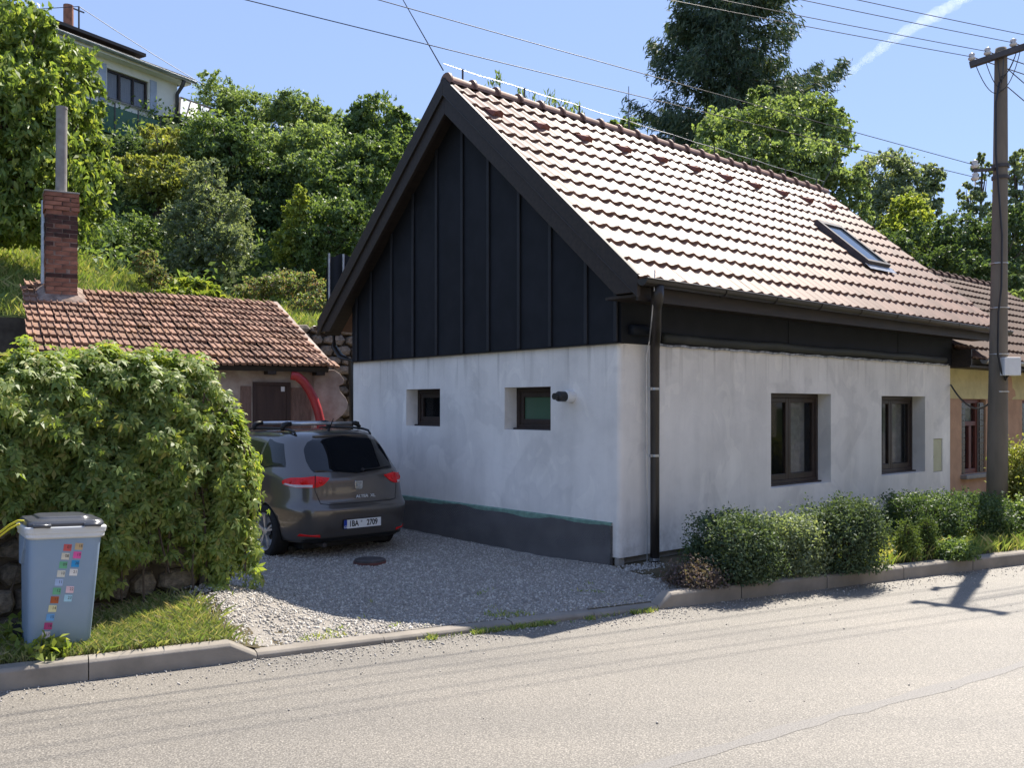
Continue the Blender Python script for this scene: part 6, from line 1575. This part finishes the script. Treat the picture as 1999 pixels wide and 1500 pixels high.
# ------------------------------------------------------------------ white house at the top of the slope
def build_top_house():
    Z = 34.0; D = Vector((0.53, 0.848, 0)).normalized(); Nn = Vector((0.848, -0.53, 0))
    cor = at(346, 265, Z); o = empty('hillside_house', cor, math.atan2(D.y, D.x), 'white house with dark flat roof at the top of the slope', 'house')   # local x towards the right-hand corner
    def lw(P): d = P - cor; return Vector((d.dot(D), d.dot(Vector((-D.y, D.x, 0))), d.z))
    def pl(px, py, off=0.0): return lw(hit(px, py, cor + Nn * off, Nn))
    tw_ = pl(346, 160); ev = tw_.z; x0 = -9.0
    a, b = pl(209, 140), pl(290, 214); wt, wb = pl(290, 160).z, pl(290, 216).z
    hole = (a.x, b.x, wb, wt)
    mb = MB(); wall_face(mb, lambda u, z, d: (u, d, z), x0, 0.0, -2.5, ev, [hole], 0.25)
    mb.add([(0, 0, -2.5), (0, 6, -2.5), (0, 6, ev), (0, 0, ev)], [(0, 1, 2, 3)]); mb.add([(x0, 0, -2.5), (x0, 6, -2.5), (x0, 6, ev), (x0, 0, ev)], [(0, 1, 2, 3)]); mb.add([(x0, 6, -2.5), (0, 6, -2.5), (0, 6, ev), (x0, 6, ev)], [(0, 1, 2, 3)])
    obj('wall', mb, M['house_white'], o)
    mb = MB(); mb.mm((x0, 0.35, -2.4), (-0.1, 0.4, ev)); obj('interior', mb, M['dark_room'], o)
    w = (b.x - a.x) / 3
    mb = MB()
    for q in ((a.x, a.x + .07, wb, wt), (b.x - .07, b.x, wb, wt), (a.x + .07, b.x - .07, wt - .07, wt), (a.x + .07, b.x - .07, wb, wb + .07), (a.x + w - .04, a.x + w + .04, wb + .07, wt - .07), (a.x + 2 * w - .03, a.x + 2 * w + .03, wb + .07, wt - .07)): mb.mm((q[0], .10, q[2]), (q[1], .17, q[3]))
    fr = obj('window', mb, M['frame'], o)
    M['blue_curtain'] = pm('pale_blue_curtain', (.72, .75, .84), (.55, .58, .68), 5, .8, stretch=(6, 6, .4))
    for i in range(3):
        mb = MB(); mb.mm((a.x + i * w + .05, .13, wb + .07), (a.x + (i + 1) * w - .05, .137, wt - .07)); obj('pane', mb, M['glass'], fr)
        mb = MB(); mb.mm((a.x + i * w + .05, .2, wb + .07), (a.x + (i + 1) * w - .05, .21, wt - .07)); obj('curtain', mb, M['blue_curtain'], fr)
    mb = MB(); mb.mm((a.x - .1, -.06, wb - .07), (b.x + .1, .1, wb - .004)); obj('sill', mb, M['concrete'], fr)
    for x in (a.x - .32, b.x + .05): mb = MB(); mb.mm((x, -.04, wb - .15), (x + .27, -.003, wt + .1)); obj('shutter', mb, M['pale_blue'], o)
    z = pl(346, 237).z; mb = MB(); mb.mm((x0, -.03, z - .03), (0.02, -.002, z + .03)); z = pl(300, 215).z - .35; obj('string_course', mb, M['house_white'], o)
    mb = MB(); mb.mm((x0, -.45, ev + .002), (.35, 6.3, ev + .16)); obj('roof', mb, M['slate'], o, bevel=.02)
    mb = MB(); mb.mm((x0, -.42, ev - .10), (.30, -.003, ev)); obj('eave_board', mb, M['house_white'], o)
    obj('gutter', half_pipe((x0, -.52, ev + .10), (.4, -.52, ev + .02), .085), M['zinc'], o)
    e = lw(hit(262, 108, cor + Vector((-D.y, D.x, 0)) * .6, Nn)); mb = MB(); mb.mm((x0, .5, ev + .17), (e.x, 6, ev + .17 + .45)); mb.mm((x0 - .2, .25, ev + .63), (e.x + .25, 6.2, ev + .74)); obj('attic_step', mb, M['slate'], o)
    s = lw(at(100, 40, 33)); mb = MB(); mb.tube([(s.x, 2.0, ev + .5), (s.x, 2.0, ev + 2.2)], .17, 14); obj('chimney_pipe', mb, M['brick'], o)
    s = lw(hit(154, 40, cor + Vector((-D.y, D.x, 0)) * 1.2, Nn)); mt = lw(hit(154, 12, cor + Vector((-D.y, D.x, 0)) * 1.2, Nn)).z
    mb = MB(); mb.tube([(s.x, 1.2, ev + .3), (s.x, 1.2, mt)], .03, 6); mb.bar((s.x - .2, 1.2, mt - .15), (s.x + .2, 1.2, mt - .15), .04, .04); obj('roof_mast', mb, M['steel'], o)
    mb = MB(); mb.tube([(-.06, -.5, ev + .02), (-.06, -.4, ev - .2), (-.08, -.1, ev - .5), (-.08, -.1, -2.4)], .07, 10); obj('downpipe', mb, M['steel'], o, smooth=True)
    g0, g1 = pl(205, 250, .2), pl(285, 280, .2); mb = MB(); mb.mm((x0, -1.0, -.75), (g1.x, -.92, -.02)); mb.mm((x0, -1.0, -.95), (g1.x, -.004, -.76)); bl_ = obj('balcony', mb, M['green_panel'], o)
    for i in range(7): obj('railing_post', MB().mm((g1.x - .02 - i * .9, -1.03, -.75), (g1.x + .02 - i * .9, -1.004, .12)), M['steel'], bl_)
    a0 = Vector(o.matrix_basis @ Vector((s.x, 1.2, mt)))
    mb = MB(); q = a0 + Vector((9.5, 14, -2.6)); mb.tube([a0.lerp(q, i / 12) - Vector((0, 0, .5 * 4 * (i / 12) * (1 - i / 12))) for i in range(13)], .013, 5); q = a0 + Vector((-14, 4, 1.0)); mb.tube([a0, q], .013, 5)
    tag(obj('aerial_wire', mb, M['wire']), 'sagging wire from the mast on the hillside house roof', 'wire')
    # glazed lean-to right of the house
    ln = empty('glazed_leanto', at(395, 262, 34.6), math.radians(35), 'glazed lean-to with corrugated roof right of the hillside house', 'lean-to')
    def ll(P): d = P - ln.location; c_, s_ = math.cos(-math.radians(35)), math.sin(-math.radians(35)); return Vector((d.x * c_ - d.y * s_, d.x * s_ + d.y * c_, d.z))
    A, B, C_, D_ = [ll(at(*p)) for p in ((352, 190, 34.2), (430, 218, 36.5), (400, 250, 34.6), (350, 222, 33.4))]
    mb = MB()
    for p, q in ((A, B), (D_, C_), (A, D_), (B, C_)): mb.bar(p, q, .06, .06)
    for f in (.25, .5, .75): mb.bar(A.lerp(B, f), D_.lerp(C_, f), .05, .05)
    obj('frame', mb, M['steel'], ln)
    for i in range(4):
        f, g = i / 4 + .02, (i + 1) / 4 - .02; mb = MB(); ps = [A.lerp(B, f), A.lerp(B, g), D_.lerp(C_, g), D_.lerp(C_, f)]; mb.add(ps + [p - Vector((0, 0, .02)) for p in ps], [(0, 1, 2, 3), (7, 6, 5, 4), (0, 4, 5, 1), (1, 5, 6, 2), (2, 6, 7, 3), (3, 7, 4, 0)]); obj('roof_pane', mb, M['white_plastic'] if i % 2 else M['pale_blue'], ln)
    for p in (A, B, C_, D_): obj('post', MB().bar(p, Vector((p.x, p.y, -1.6)), .07, .07, up=(0, 1, 0)), M['dark_wood'], ln)
    mb = MB(); rows = []
    for j in (0, 1): rows.append([D_.lerp(C_, i / 30) + Vector((0, -.1 - .9 * j, -.25 - .35 * j + .03 * math.sin(i * 2.1))) for i in range(31)])
    mb.grid(rows); obj('corrugated_sheet', mb, M['zinc'], ln, smooth=True)
build_top_house()
# dark water butt / cloth behind the barge board
q = at(655, 525, 20.5); gq = terrain(q.x, q.y)
db = empty('dark_screen', (q.x, q.y, gq - 0.1), 0.3, 'dark draped screen half hidden behind the left end of the barge board', 'screen')
mb = MB(); zt_ = at(655, 498, 20.5).z - gq + 0.1
mb.grid([[(-.2 + .06 * i, .03 * math.sin(i * 1.3), 0.0) for i in range(12)], [(-.2 + .06 * i, .05 * math.sin(i * 1.1 + 1), zt_ * .6) for i in range(12)], [(-.18 + .058 * i, .03 * math.sin(i * 1.2), zt_ - .04 * math.sin(i * .8)) for i in range(12)]])
obj('cloth', mb, M['felt'], db, smooth=True)
for x in (-.15, .17, .4): obj('post', MB().tube([(x, -.06, -.1), (x, -.06, zt_ + .02)], .025, 7), M['zinc'], db)

# ------------------------------------------------------------------ aircraft trail, far above
def contrail():
    Yc = 900.0; P = [(1560, 228), (1650, 148), (1700, 108), (1750, 72), (1810, 38), (1870, 2), (1960, -55), (2100, -150)]
    pts = [at(a, b, Yc + 40 * i) for i, (a, b) in enumerate(P)]
    r = random.Random(3); fine = []; rad = []
    for i in range(len(pts) - 1):
        for k in range(14): fine.append(pts[i].lerp(pts[i + 1], k / 14) + Vector((r.uniform(-1, 1), 0, r.uniform(-1, 1))) * 1.2); f = (i + k / 14) / 7; rad.append((2.4 + 5.6 * min(1, f * 1.6)) * r.uniform(0.55, 1.25))
    rad[0] = 1.0
    mb = MB(); mb.tube(fine, rad, 10)
    m = bpy.data.materials.new('ice_crystals'); m.use_nodes = True; t = m.node_tree; t.nodes.clear()
    v = N(t, 'ShaderNodeVolumePrincipled'); v.inputs['Color'].default_value = (1, 1, 1, 1); v.inputs['Density'].default_value = 0.0055; v.inputs['Anisotropy'].default_value = 0.5
    o_ = N(t, 'ShaderNodeOutputMaterial'); t.links.new(v.outputs[0], o_.inputs['Volume'])
    tag(obj('contrail', mb, m, smooth=True), 'white aircraft trail slanting across the blue sky above the spruce', 'contrail')
contrail()

# ------------------------------------------------------------------ house on the other side of the street, which the panes and the car mirror
def opposite_house():
    B = SP(-4, -10.5); o = empty('opposite_house', B, math.atan2(SY, SX), 'sunlit beige house across the street mirrored in the street windows', 'house')
    M['beige'] = pm('beige_render', (0.78, 0.69, 0.55), (0.72, 0.63, 0.50), 2, 0.9)
    holes = [(1.5 + 3.2 * i, 2.6 + 3.2 * i, z, z + 1.4) for i in range(14) for z in (0.9, 3.5)]
    mb = MB(); wall_face(mb, lambda u, z, d: (u, -d, z), 0, 46, -0.05, 5.6, holes, 0.2)
    mb.add([(0, -7, -.05), (0, 0, -.05), (0, 0, 5.6), (0, -3.5, 8.4), (0, -7, 5.6)], [(0, 1, 2, 3, 4)]); mb.add([(46, -7, -.05), (46, 0, -.05), (46, 0, 5.6), (46, -3.5, 8.4), (46, -7, 5.6)], [(4, 3, 2, 1, 0)])
    obj('wall', mb, M['beige'], o)
    mb = MB(); mb.prism([(0.5, 5.35), (-3.5, 8.55), (-7.5, 5.35), (-7.5, 5.2), (-3.5, 8.4), (0.5, 5.2)], lambda y, z: (-.3, y, z), lambda y, z: (46.3, y, z)); obj('roof', mb, M['brown_tile'], o)
    for h in holes:
        mb = MB()
        for q in ((h[0], h[0] + .08, h[2], h[3]), (h[1] - .08, h[1], h[2], h[3]), (h[0] + .08, h[1] - .08, h[3] - .08, h[3]), (h[0] + .08, h[1] - .08, h[2], h[2] + .08)): mb.mm((q[0], -.18, q[2]), (q[1], -.12, q[3]))
        fr = obj('window', mb, M['white_plastic'], o); mb = MB(); mb.mm((h[0] + .05, -.17, h[2] + .05), (h[1] - .05, -.15, h[3] - .05)); obj('pane', mb, M['car_glass'], fr)
opposite_house()
